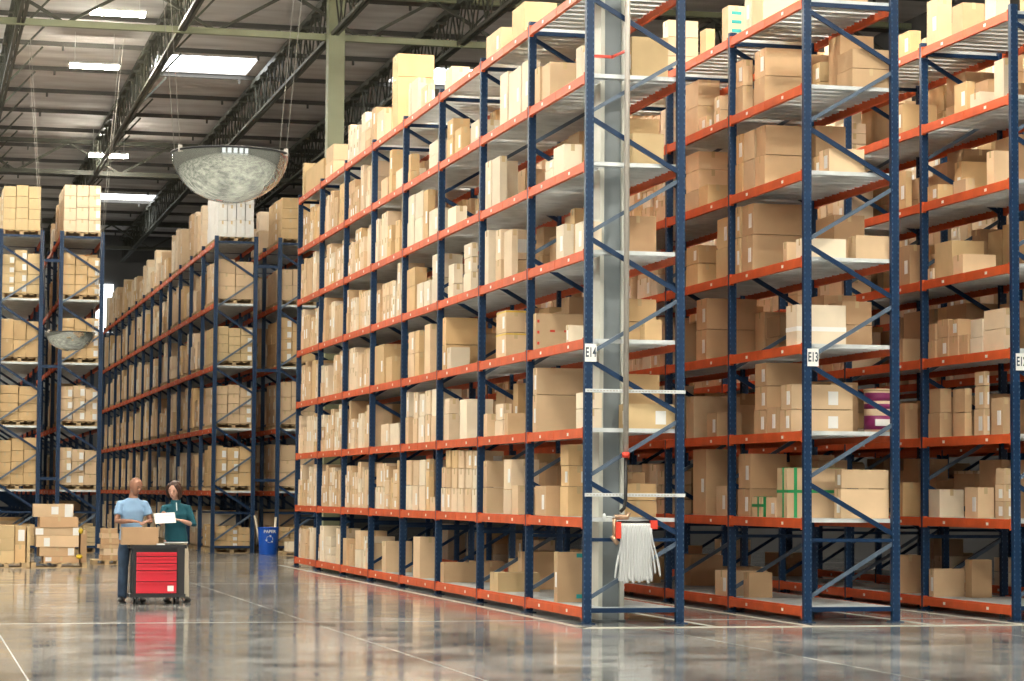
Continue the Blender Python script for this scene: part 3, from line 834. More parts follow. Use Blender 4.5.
REST = MB()
CM = [M['card%d' % i] for i in range(8)] + [M['tape'], M['white'], M['whitecard']]
for i, bx in enumerate(BOX):
    wb = bx.get('extra') == 'whitebox'
    if i not in SOLO:
        carton_geo(REST, bx, ci=10 if wb else bx['c'], ti=8)
        if bx['lab']: label_geo(REST, bx, 0, 0, 0, 9)
        continue
    ox, oy, oz = (bx['x0'] + bx['x1']) / 2, (bx['y0'] + bx['y1']) / 2, bx['z0']
    m = MB(); carton_geo(m, bx, ox, oy, oz)
    x0, y0, z1 = bx['x0'] - ox, bx['y0'] - oy, bx['z1'] - oz; x1, y1 = -x0, -y0
    o = m.build('cardboard_box', [M['whitecard'] if wb else M['card%d' % bx['c']], M['tape'] if not wb else M['white']]); o.location = (ox, oy, oz)
    if bx['lab']:
        for wch in (0, 1):
            lm = MB(); label_geo(lm, bx, ox, oy, oz, 0, (wch,))
            if lm.v: lm.build('shipping_label', M['white'], o)
    ex = bx.get('extra')
    if ex == 'green':
        for yy in (.3,): MB().box(x0 - .006, y0 + (y1 - y0) * yy, 0, x1 + .006, y0 + (y1 - y0) * yy + .05, z1 + .006).build('strap', M['greentape'], o)
        MB().box(x0 + (x1 - x0) * .12, y0 - .007, 0, x0 + (x1 - x0) * .12 + .045, y1 + .006, z1 + .007).build('strap', M['greentape'], o)
        MB().box(x0 - .005, y0 - .005, z1 * .5, x1 + .005, y1 + .005, z1 * .5 + .04).build('strap', M['greentape'], o)
    if ex == 'whitetape': MB().box(x0 - .004, y0 - .004, z1 * .35, x1 + .004, y1 + .004, z1 * .35 + .06).build('tape_band', M['white'], o)
    if ex == 'tealmarks':
        for zz in (.05, z1 - .07): MB().box(x0 + (x1 - x0) * .55, y0 - .004, zz, x0 + (x1 - x0) * .55 + .09, y0, zz + .055).build('tape_patch', M['teal'], o)
    if ex == 'tealprint':
        for zz in (.25, .5, .75): MB().box(x0 + .05, y0 - .004, z1 * zz, x1 - .05, y0, z1 * zz + .05).build('printed_band', M['teal'], o)
    if ex == 'redmarks':
        mk = MB()
        for zz in (.15, .45, .75): mk.box(x0 + .02, y0 - .004, z1 * zz, x0 + .05, y0, z1 * zz + .04)
        for xx in (.3, .6): mk.box(x0 + (x1 - x0) * xx, y0 - .004, z1 * .5, x0 + (x1 - x0) * xx + .07, y0, z1 * .5 + .03)
        mk.build('printed_marks', M['redvalve'], o)
    if ex == 'yellow': MB().box(x0 - .004, y0 - .004, z1 - .03, x1 + .004, y1 + .004, z1 - .012).build('tape_band', M['yellow'], o)
    tone = 'white' if wb else CNAME[bx['c']]
    far = bx['rack'][0] == 'F'
    tiers = [BOX[j] for j in range(max(0, i - 4), min(len(BOX), i + 5)) if BOX[j]['st'] == bx['st'] and BOX[j]['rack'] == bx['rack'] and BOX[j]['bay'] == bx['bay'] and BOX[j]['lev'] == bx['lev']]
    nt_ = len(tiers)
    tr = '' if nt_ == 1 else ('bottom of ' if bx['tier'] == 0 else 'top of ' if bx['tier'] == nt_ - 1 else 'middle of ')
    if nt_ > 3 and 0 < bx['tier'] < nt_ - 1: tr = ORD[bx['tier']] + ' of '
    shelf = ('floor level' if bx['lev'] == 0 else ORD[bx['lev'] - 1] + ' shelf') if far else ('bottom' if bx['lev'] == 0 else 'top' if bx['lev'] == 7 else ORD[bx['lev']]) + ' shelf'
    l = '%s box, %s%s %sstack%s, %s, %s bay, %s' % (tone, tr, ORD[min(bx.get('n', 0), 13)], 'rear ' if bx['pos'] in ('rear', 'behind') else '', '' if far else ' from left', shelf, ORD[bx['bay']], RN[bx['rack']])
    if bx['pos'] == 'end': l = '%s box, %s%s stack from left on %s, end of %s' % (tone, tr, ORD[min(bx.get('n', 0), 13)], shelf, RN[bx['rack']])
    tag(o, l, 'box', 'cartons on the racks')
tag(REST.build('cardboard_box', CM), 'the many smaller cartons filling the rack shelves', 'box', kind='stuff')


# ------------------------------------------------------------------ pallets
def pallet_mesh(w, d, name='pallet'):
    m = MB()
    for q in range(3):
        y = q * (d - .09) / 2; m.box(0, y, .0, w, y + .09, .018)
        for k in range(3): x = k * (w - .1) / 2; m.box(x, y, .018, x + .1, y + .09, .092)
    for q in range(6): x = q * (w - .11) / 5; m.box(x, 0, .092, x + .11, d, .112)
    return m


PM = {}
PRN = {'FC': 'far long rack', 'FD': 'far rack by bin', 'FB': 'far mirror rack', 'FA': 'far left-edge rack'}
RESTP = MB()
for (x0, y0, z, x1, d, solo, rk, l) in PALLETS:
    if solo:
        if (rk) not in PM: PM[rk] = pallet_mesh(x1 - x0, d).mesh('pallet', [M['wood']])
        o = bpy.data.objects.new('wooden_pallet', PM[rk]); COL.objects.link(o); o.location = (x0, y0, z)
        tag(o, 'wooden pallet at the end of the %s, %s' % (PRN[rk], 'on the floor' if l == 0 else ORD[l - 1] + ' shelf up'), 'pallet', 'pallets at the far rack ends')
    else:
        src = pallet_mesh(x1 - x0, d); i0 = len(RESTP.v)
        RESTP.v += [(v[0] + x0, v[1] + y0, v[2] + z) for v in src.v]; RESTP.f += [tuple(i0 + q for q in f) for f in src.f]; RESTP.m += src.m; RESTP.sm += src.sm
tag(RESTP.build('wooden_pallet', M['wood']), 'the pallets deeper inside the far racks', 'pallet', kind='stuff')


def loose_box(x0, y0, z0, x1, y1, z1, c, label, rot=0., labels=(), group='cartons stacked on the floor pallets'):
    ox, oy = (x0 + x1) / 2, (y0 + y1) / 2
    bx = dict(x0=x0 - ox, x1=x1 - ox, y0=y0 - oy, y1=y1 - oy, z0=0, z1=z1 - z0, rot=0, hits=9)
    m = MB(); carton_geo(m, bx); o = m.build('cardboard_box', [M['card%d' % c], M['tape']])
    o.location = (ox, oy, z0); o.rotation_euler.z = rot
    W_, H_ = x1 - x0, z1 - z0
    for (a, b2, c_, d_) in labels:
        MB().box(-W_ / 2 + a * W_, bx['y0'] - .005, b2 * H_, -W_ / 2 + c_ * W_, bx['y0'] - .001, d_ * H_).build('shipping_label', M['white'], o)
    return tag(o, label, 'box', group)


# floor pallets at left
YP = 52.6


def px_x(u, Y=YP, z=.5): return x_at(u, Y, z)


def wood_pallet(u0, u1, Y, label):
    x0, x1 = px_x(u0, Y, 0), px_x(u1, Y, 0)
    o = bpy.data.objects.new('wooden_pallet', pallet_mesh(x1 - x0, 1.0).mesh('pallet', [M['wood']])); COL.objects.link(o)
    o.location = (x0, Y, 0); tag(o, label, 'pallet', 'pallets on the floor at left'); return x0, x1


wood_pallet(-14, 26.5, YP, 'wooden floor pallet at the left edge under the golden cartons')
wood_pallet(31, 87, YP, 'wooden floor pallet under the neat stack with white labels')
wood_pallet(93, 121, YP + 2.1, 'wooden floor pallet under the messy bundle beside the bald person')


def zpx(v, u=60, Y=YP): return z_at(v, px_x(u, Y), Y)


zb = [.113, zpx(551), zpx(539), zpx(525.5)]
ZT = [zpx(563), zpx(555.5), zpx(545), zpx(534.5), zpx(525.5)]
names = ['bottom', 'second', 'third', 'top']
for i in range(3):
    loose_box(px_x(-14), YP + .05, zb[i], px_x(14.3), YP + .9, zb[i + 1] - .004, 7, 'golden carton at the left edge, %s of its pallet stack' % ('bottom', 'middle', 'top')[i], 0, [])
for i in range(2):
    z0, z1 = (.113, zpx(545)) if i == 0 else (zpx(545), zpx(526))
    loose_box(px_x(15), YP + .1, z0, px_x(25.6), YP + .85, z1 - .004, 4, 'narrow carton right of the golden cartons, %s one' % ('lower', 'upper')[i], 0, [(.3, .2, .9, .8)] if i else [])
ZS = [.113, zpx(556.5), zpx(547), zpx(535.5), zpx(527.5), zpx(517), zpx(504)]
lay = [(44, 79.5, 2, [(.05, .2, .22, .9)]), (39.5, 75, 0, [(.8, .1, .97, .9)]), (36.5, 79, 1, [(.18, .05, .32, .8)]), (35.5, 79, 1, [(.0, .1, .18, .9), (.86, .0, 1., 1.)]), (39.5, 78, 2, []), (33.7, 73.5, 1, [(.44, .2, .62, .8), (.78, 0, .98, 1)])]
nn = ['lowest', 'second lowest', 'third from the floor', 'fourth from the floor', 'second from the top', 'topmost']
for i, (a, b_, c, lb) in enumerate(lay):
    loose_box(px_x(a), YP + .06 + .02 * (i % 2), ZS[i] + (.0 if i else 0), px_x(b_), YP + .9, ZS[i + 1] - .004, c, 'flat carton in the white-labelled pallet stack, %s' % nn[i], (.0, .02, -.01, 0, .01, -.015)[i], lb)
loose_box(px_x(27.2), YP + .1, .004, px_x(30.3), YP + .8, zpx(527), 7, 'tall thin golden carton between the two left pallets')
loose_box(px_x(81, YP), YP + .1, .113, px_x(87, YP), YP + .7, zpx(530), 5, 'upright carton at the right end of the labelled stack')
tag(MB().ball((px_x(80.5), YP + .0, zpx(531)), (.05, .04, .06)).build('yellow_bag', M['yellow']), 'small yellow bag on the side of the labelled stack, upper', 'bag')
tag(MB().ball((px_x(79.5), YP + .0, zpx(556.5)), (.07, .05, .05)).build('yellow_bag', M['yellow']), 'small yellow bag beside the labelled stack, lower', 'bag')
random.seed(5)
YQ = YP + 2.1; zq = .113
for i in range(6):
    x0 = px_x(102 + random.uniform(-1.5, 1.5), YQ); x1 = px_x(120 + random.uniform(-2, 1), YQ)
    h = (.10, .14, .09, .13, .11, .10)[i]
    loose_box(x0, YQ + .1, zq, x1, YQ + .8, zq + h, (2, 3, 0, 5, 1, 2)[i], 'crumpled flat carton in the messy bundle beside the bald person, %s' % nn[i], random.uniform(-.06, .06)); zq += h + .004
# ------------------------------------------------------------------ convex mirrors
def mirror(u, v, Y, hw, label, hh):
    X = x_at(u, Y, 5); Z = z_at(v, X, Y)
    t = empty('dome_mirror', (X, Y, Z), label, 'mirror', 'round convex mirrors hung over the aisles')
    n, k = 40, 14; m = MB()
    for a in range(k + 1):
        th = math.pi / 2 * a / k
        for q in range(n):
            ph = 2 * math.pi * q / n
            m.v.append((hw * math.cos(th) * math.cos(ph), hw * math.cos(th) * math.sin(ph), -hh * math.sin(th)))
    for a in range(k):
        for q in range(n):
            m.f.append((a * n + q, a * n + (q + 1) % n, (a + 1) * n + (q + 1) % n, (a + 1) * n + q)); m.m.append(0); m.sm.append(True)
    m.build('mirror_bowl', M['mirror'], t)
    rm = MB(); N = 40
    rm.tube([(hw * 1.01 * math.cos(2 * math.pi * i / N), hw * 1.01 * math.sin(2 * math.pi * i / N), .005) for i in range(N + 1)], .013, 6, ref=(0, 0, 1), cap=False)
    rm.build('rim', M['black'], t)
    for a in (25, 155, 205, 335):
        c, s = math.cos(math.radians(a)), math.sin(math.radians(a))
        cb = MB().tube([(hw * c, hw * s, 0), (hw * c * 2.1, hw * s * 2.1, 12.3 - Z)], .0035 if Y < 40 else .004, 5, ref=(0, 1, 0))
        cb.box(hw * c - .02, hw * s - .02, -.02, hw * c + .02, hw * s + .02, .05)
        cb.build('cable', M['pipe'], t)


mirror(230, 155, 25, .60, 'large silver dome mirror hanging at the upper left', .50)
mirror(70, 333, 58, .57, 'small silver dome mirror hanging before the far left racks', .43)

# ------------------------------------------------------------------ standpipe with hose rack on the E14 rack end
YF = 30 - PD / 2 - .05
xp = x_at(626, YF, 5)
tpipe = empty('standpipe', (xp, YF - .03, 1.2), 'grey vertical standpipe on the end of the E14 rack', 'pipe')
MB().tube([(0, 0, z_at(455, xp, YF) - 1.2), (0, 0, 11.0)], .036, 12, ref=(1, 0, 0)).build('pipe', M['pipe'], tpipe)
MB().tube([(0, 0, z_at(455, xp, YF) - 1.2), (0, 0, z_at(500, xp, YF) - 1.2), (-.02, 0, z_at(508, xp, YF) - 1.2), (-.07, 0, z_at(512, xp, YF) - 1.2)], .024, 10).build('flexible_hose', M['black'], tpipe)
MB().tube([(0, 0, z_at(455, xp, YF) - 1.235), (0, 0, z_at(453, xp, YF) - 1.19)], .05, 12, ref=(1, 0, 0)).build('coupling', M['redvalve'], tpipe)
for v, nm in ((391, 0), (495, 0)):
    z = z_at(v, xp, YF) - 1.2
    st = MB().box(R1 - xp + .0, .04, z - .022, R1 + W - xp, .065, z + .022)
    for k in range(28): st.box(R1 - xp + .02 + k * .043, .036, z - .006, R1 - xp + .045 + k * .043, .04, z + .006, 1)
    st.build('strut_channel', [M['zinc'], M['pipe']], tpipe)
zc = z_at(51, xp, YF) - 1.2
MB().bar((-.36, .50, zc), (-.04, .50, zc), .035, .035).bar((-.06, .50, zc), (-.01, .03, zc), .03, .03).build('pipe_clamp', M['redvalve'], tpipe)

xh0, xh1 = x_at(615, YF, 1.2), x_at(652, YF, 1.2); ztop = z_at(528, xp, YF)
th = empty('fire_hose', ((xh0 + xh1) / 2, YF - .14, ztop), 'white folded fire hose hanging on the end of the E14 rack', 'fire hose')
hw = (xh1 - xh0) / 2
MB().tube([(-hw + .0, 0, .035), (hw - .05, 0, .035)], .026, 10).build('hanger_bar', M['white'], th)
MB().tube([(-hw + .0, .03, .075), (hw - .05, .03, .075)], .018, 8).build('hanger_rail', M['black'], th)
MB().box(hw - .07, -.04, -.01, hw + .02, .05, .10).box(hw - .05, .05, -.005, hw, .16, .09).build('red_bracket', M['redvalve'], th)
MB().box(-hw - .04, -.04, -.13, -hw + .03, .04, .08).build('red_bracket', M['redvalve'], th)
vb = MB().tube([(-hw - .05, 0, .14), (-hw + .12, 0, .14), (-hw + .14, 0, .2)], .035, 12).tube([(-hw - .05, 0, .14), (-hw - .05, 0, -.14)], .028, 12)
vb.tube([(-hw - .09, -.02, -.10), (-hw - .01, -.02, -.20)], .03, 10)
vb.build('valve', M['brass'], th)
MB().tube([(-hw - .05, -.02, .14), (-hw - .17, -.02, .14)], .012, 8).ball((-hw - .19, -.02, .14), (.02, .05, .05)).build('valve_handle', M['zinc'], th)
hz = MB(); nl = 11; L_ = .68
for i in range(nl):      # folds of the hose: narrow U loops side by side
    x = -hw + .06 + i * (2 * hw - .14) / (nl - 1); dr = (x) * .14; dz = random.uniform(-.03, .02)
    pts = [(x - .008, 0, .06), (x - .008, -.03, 0)]
    for k in range(1, 7): pts.append((x - .014 + dr * (k / 6) ** 1.5, -.03 + .01 * math.sin(k + i), -(L_ + dz - .05) * k / 6))
    pts += [(x + dr, -.03, -L_ - dz), (x + .012 + dr, .02, -L_ - dz), (x + .026 + dr, .05, -(L_ + dz) * .93), (x + .012, .05, 0), (x + .008, .03, .05)]
    hz.tube(pts, [(.021, .014)] * len(pts), 8)
for s_, xo, out, bot in ((-1, -hw + .05, -.10, .62), (-1, -hw + .07, -.06, .66), (1, hw - .07, .12, .60), (1, hw - .09, .07, .56)):
    pts = []
    for k in range(9): t_ = k / 8; pts.append((xo + out * math.sin(t_ * math.pi * .5) ** 2, -.05, -bot * t_))
    for k in range(1, 8): t_ = k / 7; pts.append((xo + out * (1 - .45 * t_) + .02 * s_ * math.sin(t_ * 3.1), -.05, -bot - .03 * math.sin(t_ * math.pi) + .35 * t_ ** 2 * .8))
    hz.tube(pts, .012, 8)
hz.build('hose', M['hose'], th)

# odd loads on the shelves
def bucket():
    X, Y, z = x_at(878, 31.0, 2.6), 31.0, Z0 + 2 * PT
    t = empty('round_drum', (X, Y, z + .005), 'purple-banded round drum on the E13 rack end, second shelf', 'drum')
    MB().tube([(0, 0, 0), (0, 0, .58)], .19, 24, ref=(1, 0, 0)).build('drum_body', M['card3'], t)
    for a, b_ in ((.05, .24), (.33, .40), (.44, .55)): MB().tube([(0, 0, a), (0, 0, b_)], .193, 24, ref=(1, 0, 0)).build('purple_band', M['purple'], t)
    MB().box(-.12, -.205, .10, .10, -.185, .19).build('drum_label', M['white'], t)
    MB().tube([(0, 0, .575), (0, 0, .605)], .20, 24, ref=(1, 0, 0)).build('lid', M['card1'], t)


bucket()

# ------------------------------------------------------------------ recycling bin
XB_, YB_ = (x_at(256, 64.2, .4) + x_at(277, 64.2, .4)) / 2, 63.9
tb = empty('recycling_bin', (XB_, YB_, 0), 'blue recycling bin marked PAPER below the far racks', 'bin')
pm = MB(); rb, rt_, H = .235, .275, .70
pm.tube([(0, 0, .0), (0, 0, .02), (0, 0, H)], [rb - .01, rb, rt_], 20, ref=(1, 0, 0), cap=False)
pm.tube([(0, 0, H), (0, 0, .03)], [rt_ - .012, rb - .012], 20, ref=(1, 0, 0)); pm.build('bin_body', M['bin'], tb)
MB().tube([(rt_ * math.cos(i * math.pi / 12), rt_ * math.sin(i * math.pi / 12), H) for i in range(25)], .018, 6, ref=(0, 0, 1), cap=False).build('rim', M['bin'], tb)
tm = text_mesh('PAPER', .115, M['white'], 'lettering'); o = inst('lettering', tm, tb, (.0, -rt_ - .003, H - .10), (math.pi / 2 - .05, 0, 0))
rc = MB()
for k in range(3):
    a0 = math.radians(90 + 120 * k + 14); a1 = math.radians(90 + 120 * (k + 1) - 22)
    P = [(.085 * math.cos(a0 + (a1 - a0) * i / 6), -rt_ + .002, H - .30 + .085 * math.sin(a0 + (a1 - a0) * i / 6)) for i in range(7)]
    rc.tube(P, [(.004, .018)] * 7, 6, ref=(0, 1, 0))
    d = Vector(P[-1]) - Vector(P[-2]); rc.tube([P[-1], Vector(P[-1]) + d.normalized() * .045], [.034, .002], 6)
rc.build('recycling_symbol', M['white'], tb)
for (xa, xb, zt, l) in ((-.15, -.36, 1.02, 'left'), (.16, .20, .98, 'right')):
    tag(MB().tube([(xa, 0, .06), (xb, .05, zt)], .03, 10).build('cardboard_tube', M['card6'], None, (0, 0, 0)), 'pale tube sticking out of the blue bin, %s one' % l, 'tube', 'tubes in the blue bin').location = (XB_, YB_, 0)
loose_box(x_at(277, 62.5, .2) + .25, 62.3, .113, x_at(277, 62.5, .2) + .85, 62.9, .36, 6, 'low pale carton on the floor right of the blue bin', 0, [], 'loose cartons near the blue bin')
o = bpy.data.objects.new('wooden_pallet', pallet_mesh(.9, .8).mesh('pallet', [M['wood']])); COL.objects.link(o); o.location = (x_at(277, 62.5, .2) + .1, 62.2, 0)
tag(o, 'small wooden pallet on the floor right of the blue bin', 'pallet')

# ------------------------------------------------------------------ tool cart
YC = 35.75
xa, xb = x_at(131.5, YC, .5), x_at(184.5, YC, .5); cw = xb - xa
zt = z_at(545, xa, YC)
tc_ = empty('tool_cart', ((xa + xb) / 2, YC, 0), 'red five-drawer rolling tool cart with black top and frame', 'tool cart')
hw = cw / 2; D = .46; z0 = .155
MB().box(-hw + .02, .015, z0, hw - .0, D, zt - .05).build('cabinet', M['black'], tc_)
tp = MB().box(-hw - .03, -.02, zt - .05, hw + .03, D + .02, zt - .02).box(-hw - .03, -.02, zt - .02, hw + .03, .02, zt).box(-hw - .03, D - .02, zt - .02, hw + .03, D + .02, zt)
tp.box(-hw - .03, -.02, zt - .02, -hw + .01, D + .02, zt).box(hw - .01, -.02, zt - .02, hw + .03, D + .02, zt).build('worktop', M['black'], tc_)
MB().box(-hw - .02, -.01, z0 - .05, hw + .02, D + .01, z0).build('base', M['black'], tc_)
MB().box(hw - .10, -.012, z0, hw - .0, .016, zt - .05).build('side_post', M['black'], tc_)
dl, dr_ = -hw + .07, hw - .115; hts = [.30, .235, .17, .15, .15]; tot = zt - .085 - z0 - .02
zz = z0 + .012; sc_ = tot / sum(hts)
for i, h in enumerate([.27, .25, .17, .15, .11]):
    hh_ = h * tot / .95
    d = MB().box(dl, -.008, zz, dr_, .02, zz + hh_ - .012).build('drawer', M['red'], tc_)
    MB().box(dl + .01, -.03, zz + hh_ - .040, dr_ - .01, -.008, zz + hh_ - .022).build('handle', M['red'], d)
    zz += hh_
MB().box(dr_ - .13, -.012, z0 + .04, dr_ - .04, -.008, z0 + .12).build('badge', M['white'], tc_)
for sx in (-1, 1):
    for sy_ in (0, 1):
        x = sx * (hw - .09); y = .05 + sy_ * (D - .1)
        c = MB().box(x - .035, y - .03, .085, x + .035, y + .03, z0 - .05).build('caster', M['zinc'], tc_)
        MB().tube([(x - .022, y, .058), (x + .022, y, .058)], .058, 16).build('wheel', M['black'], c)
XCn = (xa + xb) / 2
b0 = loose_box(x_at(122, YC + .18, 1), YC + .08, zt + .001, x_at(158, YC + .15, 1), YC + .42, z_at(527.5, XCn, YC + .1), 2, 'golden-brown carton on the tool cart under the bald person\'s hands', 0, [], 'carton on the cart')
BT = z_at(527.5, XCn, YC + .1)
tag(MB().box(x_at(157, YC, .9), YC - .0, zt + .001, x_at(165, YC, .9), YC + .16, zt + .02).build('paper_pad', M['white']), 'small white paper lying on the cart top', 'paper')


# ------------------------------------------------------------------ people
def remesh(mb, name, material, voxel, parent=None, smooth=4):
    o = mb.build(name + '_tmp', material); m = o.modifiers.new('r', 'REMESH'); m.mode = 'VOXEL'; m.voxel_size = voxel; m.use_smooth_shade = True
    s = o.modifiers.new('s', 'SMOOTH'); s.factor = .5; s.iterations = smooth
    dg = bpy.context.evaluated_depsgraph_get(); me = bpy.data.meshes.new_from_object(o.evaluated_get(dg)); me.name = name
    bpy.data.objects.remove(o); me.materials.clear(); me.materials.append(material)
    ob = bpy.data.objects.new(name, me); COL.objects.link(ob)
    if parent: ob.parent = parent
    return ob


def lerp(a, b_, t): return Vector(a) * (1 - t) + Vector(b_) * t


def hand(m, wrist, direc, palm_n, side, curl=.5, s=1.):
    """palm and five fingers; direc points from wrist to fingers, palm_n out of the palm, side (+1/-1) puts the thumb"""
    d = Vector(direc).normalized(); n = Vector(palm_n).normalized(); a = d.cross(n).normalized() * side; w = Vector(wrist)
    m.tube([w - d * .02 * s, w + d * .03 * s, w + d * .07 * s, w + d * .10 * s], [(.024 * s, .020 * s), (.034 * s, .018 * s), (.042 * s, .016 * s), (.040 * s, .013 * s)], 12, ref=tuple(n))
    for i, (off, ln) in enumerate(((-.030, .066), (-.010, .078), (.011, .072), (.031, .056))):
        p = w + d * .092 * s + a * off * -1 * s; q = [p]; ang = .15
        for k in range(3):
            ang += curl * (.5 + .2 * k); q.append(q[-1] + (d * math.cos(ang) + n * math.sin(ang)) * ln * s * (.42, .33, .25)[k])
        m.tube(q, [.0095 * s, .009 * s, .0082 * s, .006 * s], 8, ref=tuple(a))
    t0 = w + d * .025 * s + a * .030 * s
    t1 = t0 + (d * .6 + a * .75 + n * .15).normalized() * .038 * s; t2 = t1 + (d * .85 + a * .35 + n * .3).normalized() * .032 * s
    m.tube([t0 - a * .015, t0, t1, t2], [.014 * s, .013 * s, .010 * s, .007 * s], 8, ref=tuple(n))


def person(loc, scale, facing, P, mats, label, female):
    """P: pose dict in local metres (unit body 1.78 m, facing -y)."""
    sk, top_m, leg_m = mats
    B = MB(); hd = Vector(P['head']); R = P['hrot']
    # head, jaw, nose, ears, neck
    def hf(u):
        k = (abs(u.x) ** 2.5 + abs(u.y) ** 2.5 + abs(u.z) ** 2.5) ** (-1 / 2.5)
        if u.z < 0: k *= 1 - .20 * (-u.z) ** 1.5
        if u.y > 0 and u.z > -.2: k *= 1.07
        return k
    B.ball(hd, (.080, .096, .110), 22, 16, rot=R, f=hf)
    B.ball(hd + R @ Vector((0, -.035, -.075)), (.050, .052, .045), 14, 10, rot=R)
    B.tube([hd + R @ Vector((0, -.092, .012)), hd + R @ Vector((0, -.112, -.018)), hd + R @ Vector((0, -.100, -.032))], [.009, .016, .012], 8, ref=(1, 0, 0))
    B.ball(hd + R @ Vector((0, -.082, .026)), (.052, .018, .012), 12, 8, rot=R)
    B.ball(hd + R @ Vector((0, -.084, -.057)), (.026, .014, .012), 12, 8, rot=R)
    for s in (-1, 1): B.ball(hd + R @ Vector((s * .080, .008, -.008)), (.011, .022, .033), 10, 8, rot=R)
    nk = Vector(P['neck']); B.tube([nk + Vector((0, .0, -.06)), nk, lerp(nk, hd, .5) + Vector((0, .012, 0)), hd + R @ Vector((0, .02, -.05))], [.075, .060 if not female else .050, .056 if not female else .047, .056], 14, ref=(0, 1, 0))
    # torso under the clothes
    ch, wa, hp = Vector(P['chest']), Vector(P['waist']), Vector(P['hip'])
    B.tube([nk + Vector((0, 0, -.02)), ch + Vector((0, 0, .08)), ch, wa, hp, hp + Vector((0, 0, -.08))], [(.05, .05), (.11, .075), (.135, .09), (.115, .08), (.12, .085), (.10, .07)], 16, ref=(0, 1, 0))
    for s, a in P['arms'].items():
        sh, el, wr = (Vector(q) for q in a[:3])
        B.tube([ch + Vector((s * .08, 0, .08)), sh, lerp(sh, el, .5), el, lerp(el, wr, .35), wr], [.04, .040, .040, .036, .038, .026], 12, ref=(.3, 1, 0))
        hand(B, wr, a[3], a[4], a[5], a[6] if len(a) > 6 else .5)
    for s, a in P['legs'].items():
        hj, kn, an = (Vector(q) for q in a)
        B.tube([hj, lerp(hj, kn, .5), kn, lerp(kn, an, .35), an], [.075, .065, .05, .05, .035], 12, ref=(0, 1, 0))
        B.tube([an, an + Vector((0, -.03, -.04)), an + Vector((0, -.15, -.055))], [(.035, .035), (.036, .03), (.032, .018)], 10, ref=(0, 0, 1))
    body = remesh(B, 'person', sk, .0085, None, 2)
    tag(body, label, 'person'); body.location = loc; body.scale = (scale,) * 3; body.rotation_euler.z = facing
    # shirt
    S = MB()
    fw = P['sw']
    S.tube([nk + Vector((0, .0, -.03)), nk + Vector((0, 0, -.06)), ch + Vector((0, 0, .085)), ch, lerp(ch, wa, .5), wa, hp + Vector((0, 0, .02)), hp + Vector((0, 0, -.06))],
           [(.068, .066), (.115, .082), (fw * .80, .098), (fw * .90, .118), (fw * .86, .115), (fw * .80, .108), (fw * .88, .118), (fw * .90, .120)], 22, ref=(0, 1, 0))
    for s, a in P['arms'].items():
        sh, el, wr = (Vector(q) for q in a[:3])
        if female:
            S.tube([ch + Vector((s * .04, 0, .10)), sh + Vector((0, 0, .0)), lerp(sh, el, .5), el, lerp(el, wr, P['cuff'])], [.058, .061, .056, .050, .044], 14, ref=(.3, 1, 0))
        else:
            S.tube([ch + Vector((s * .04, 0, .10)), sh + Vector((0, 0, -.005)), lerp(sh, el, .3), lerp(sh, el, .62)], [.055, .060, .062, .064], 14, ref=(.3, 1, 0))
    remesh(S, 'shirt' if not female else 'sweater', top_m, .011, body, 3)
    if female:
        C_ = MB().tube([nk + Vector((0, 0, -.055)), nk + Vector((0, -.004, .01))], [(.082, .076), (.070, .068)], 18, ref=(0, 1, 0), cap=False)
        C_.build('collar', top_m, body)
        MB().bar(nk + Vector((0, -.080, -.03)), ch + Vector((0, -.122, .05)), .012, .006).build('zip', M['zinc'], body)
        MB().tube([hp + Vector((0, 0, -.075)), hp + Vector((0, 0, -.055))], [(fw * .93, .126), (fw * .93, .126)], 22, ref=(0, 1, 0)).build('hem', M['white'], body)
    T = MB()
    T.tube([hp + Vector((0, 0, .04)), hp + Vector((0, 0, -.05)), hp + Vector((0, 0, -.12))], [(.135, .098), (.148, .105), (.140, .10)], 20, ref=(0, 1, 0))
    for s, a in P['legs'].items():
        hj, kn, an = (Vector(q) for q in a)
        T.tube([hj + Vector((-s * .015, 0, -.06)), lerp(hj, kn, .5), kn, lerp(kn, an, .4), an + Vector((0, 0, -.025))], [.086, .088, .072, .072, .066], 16, ref=(0, 1, 0))
    remesh(T, 'jeans' if not female else 'trousers', leg_m, .011, body, 3)
    for s, a in P['legs'].items():
        an = Vector(a[2]); F = MB(); dx = s * .02
        F.tube([(an.x, an.y + .06, .045), (an.x, an.y + .02, .05), (an.x + dx, an.y - .08, .045), (an.x + dx * 1.6, an.y - .17, .035), (an.x + dx * 1.8, an.y - .215, .028)],
               [(.030, .035), (.044, .048), (.048, .042), (.048, .032), (.028, .020)], 14, ref=(0, 0, 1))
        F.box(an.x - .042, an.y - .18, 0, an.x + .046, an.y + .07, .02)
        F.tube([(an.x, an.y, .05), (an.x, an.y, .10)], [.05, .046], 12, ref=(1, 0, 0))
        remesh(F, 'shoe', M['shoe'], .008, body, 2)
    for s in (-1, 1):
        MB().ball(hd + R @ Vector((s * .030, -.088, .010)), (.012, .008, .007), 10, 8, rot=R).build('eye', M['eye'], body)
        MB().ball(hd + R @ Vector((s * .032, -.092, .034)), (.020, .007, .004), 10, 6, rot=R).build('eyebrow', M['hair'], body)
    MB().ball(hd + R @ Vector((0, -.094, -.057)), (.022, .006, .006), 10, 6, rot=R).build('lips', M['lip'], body)
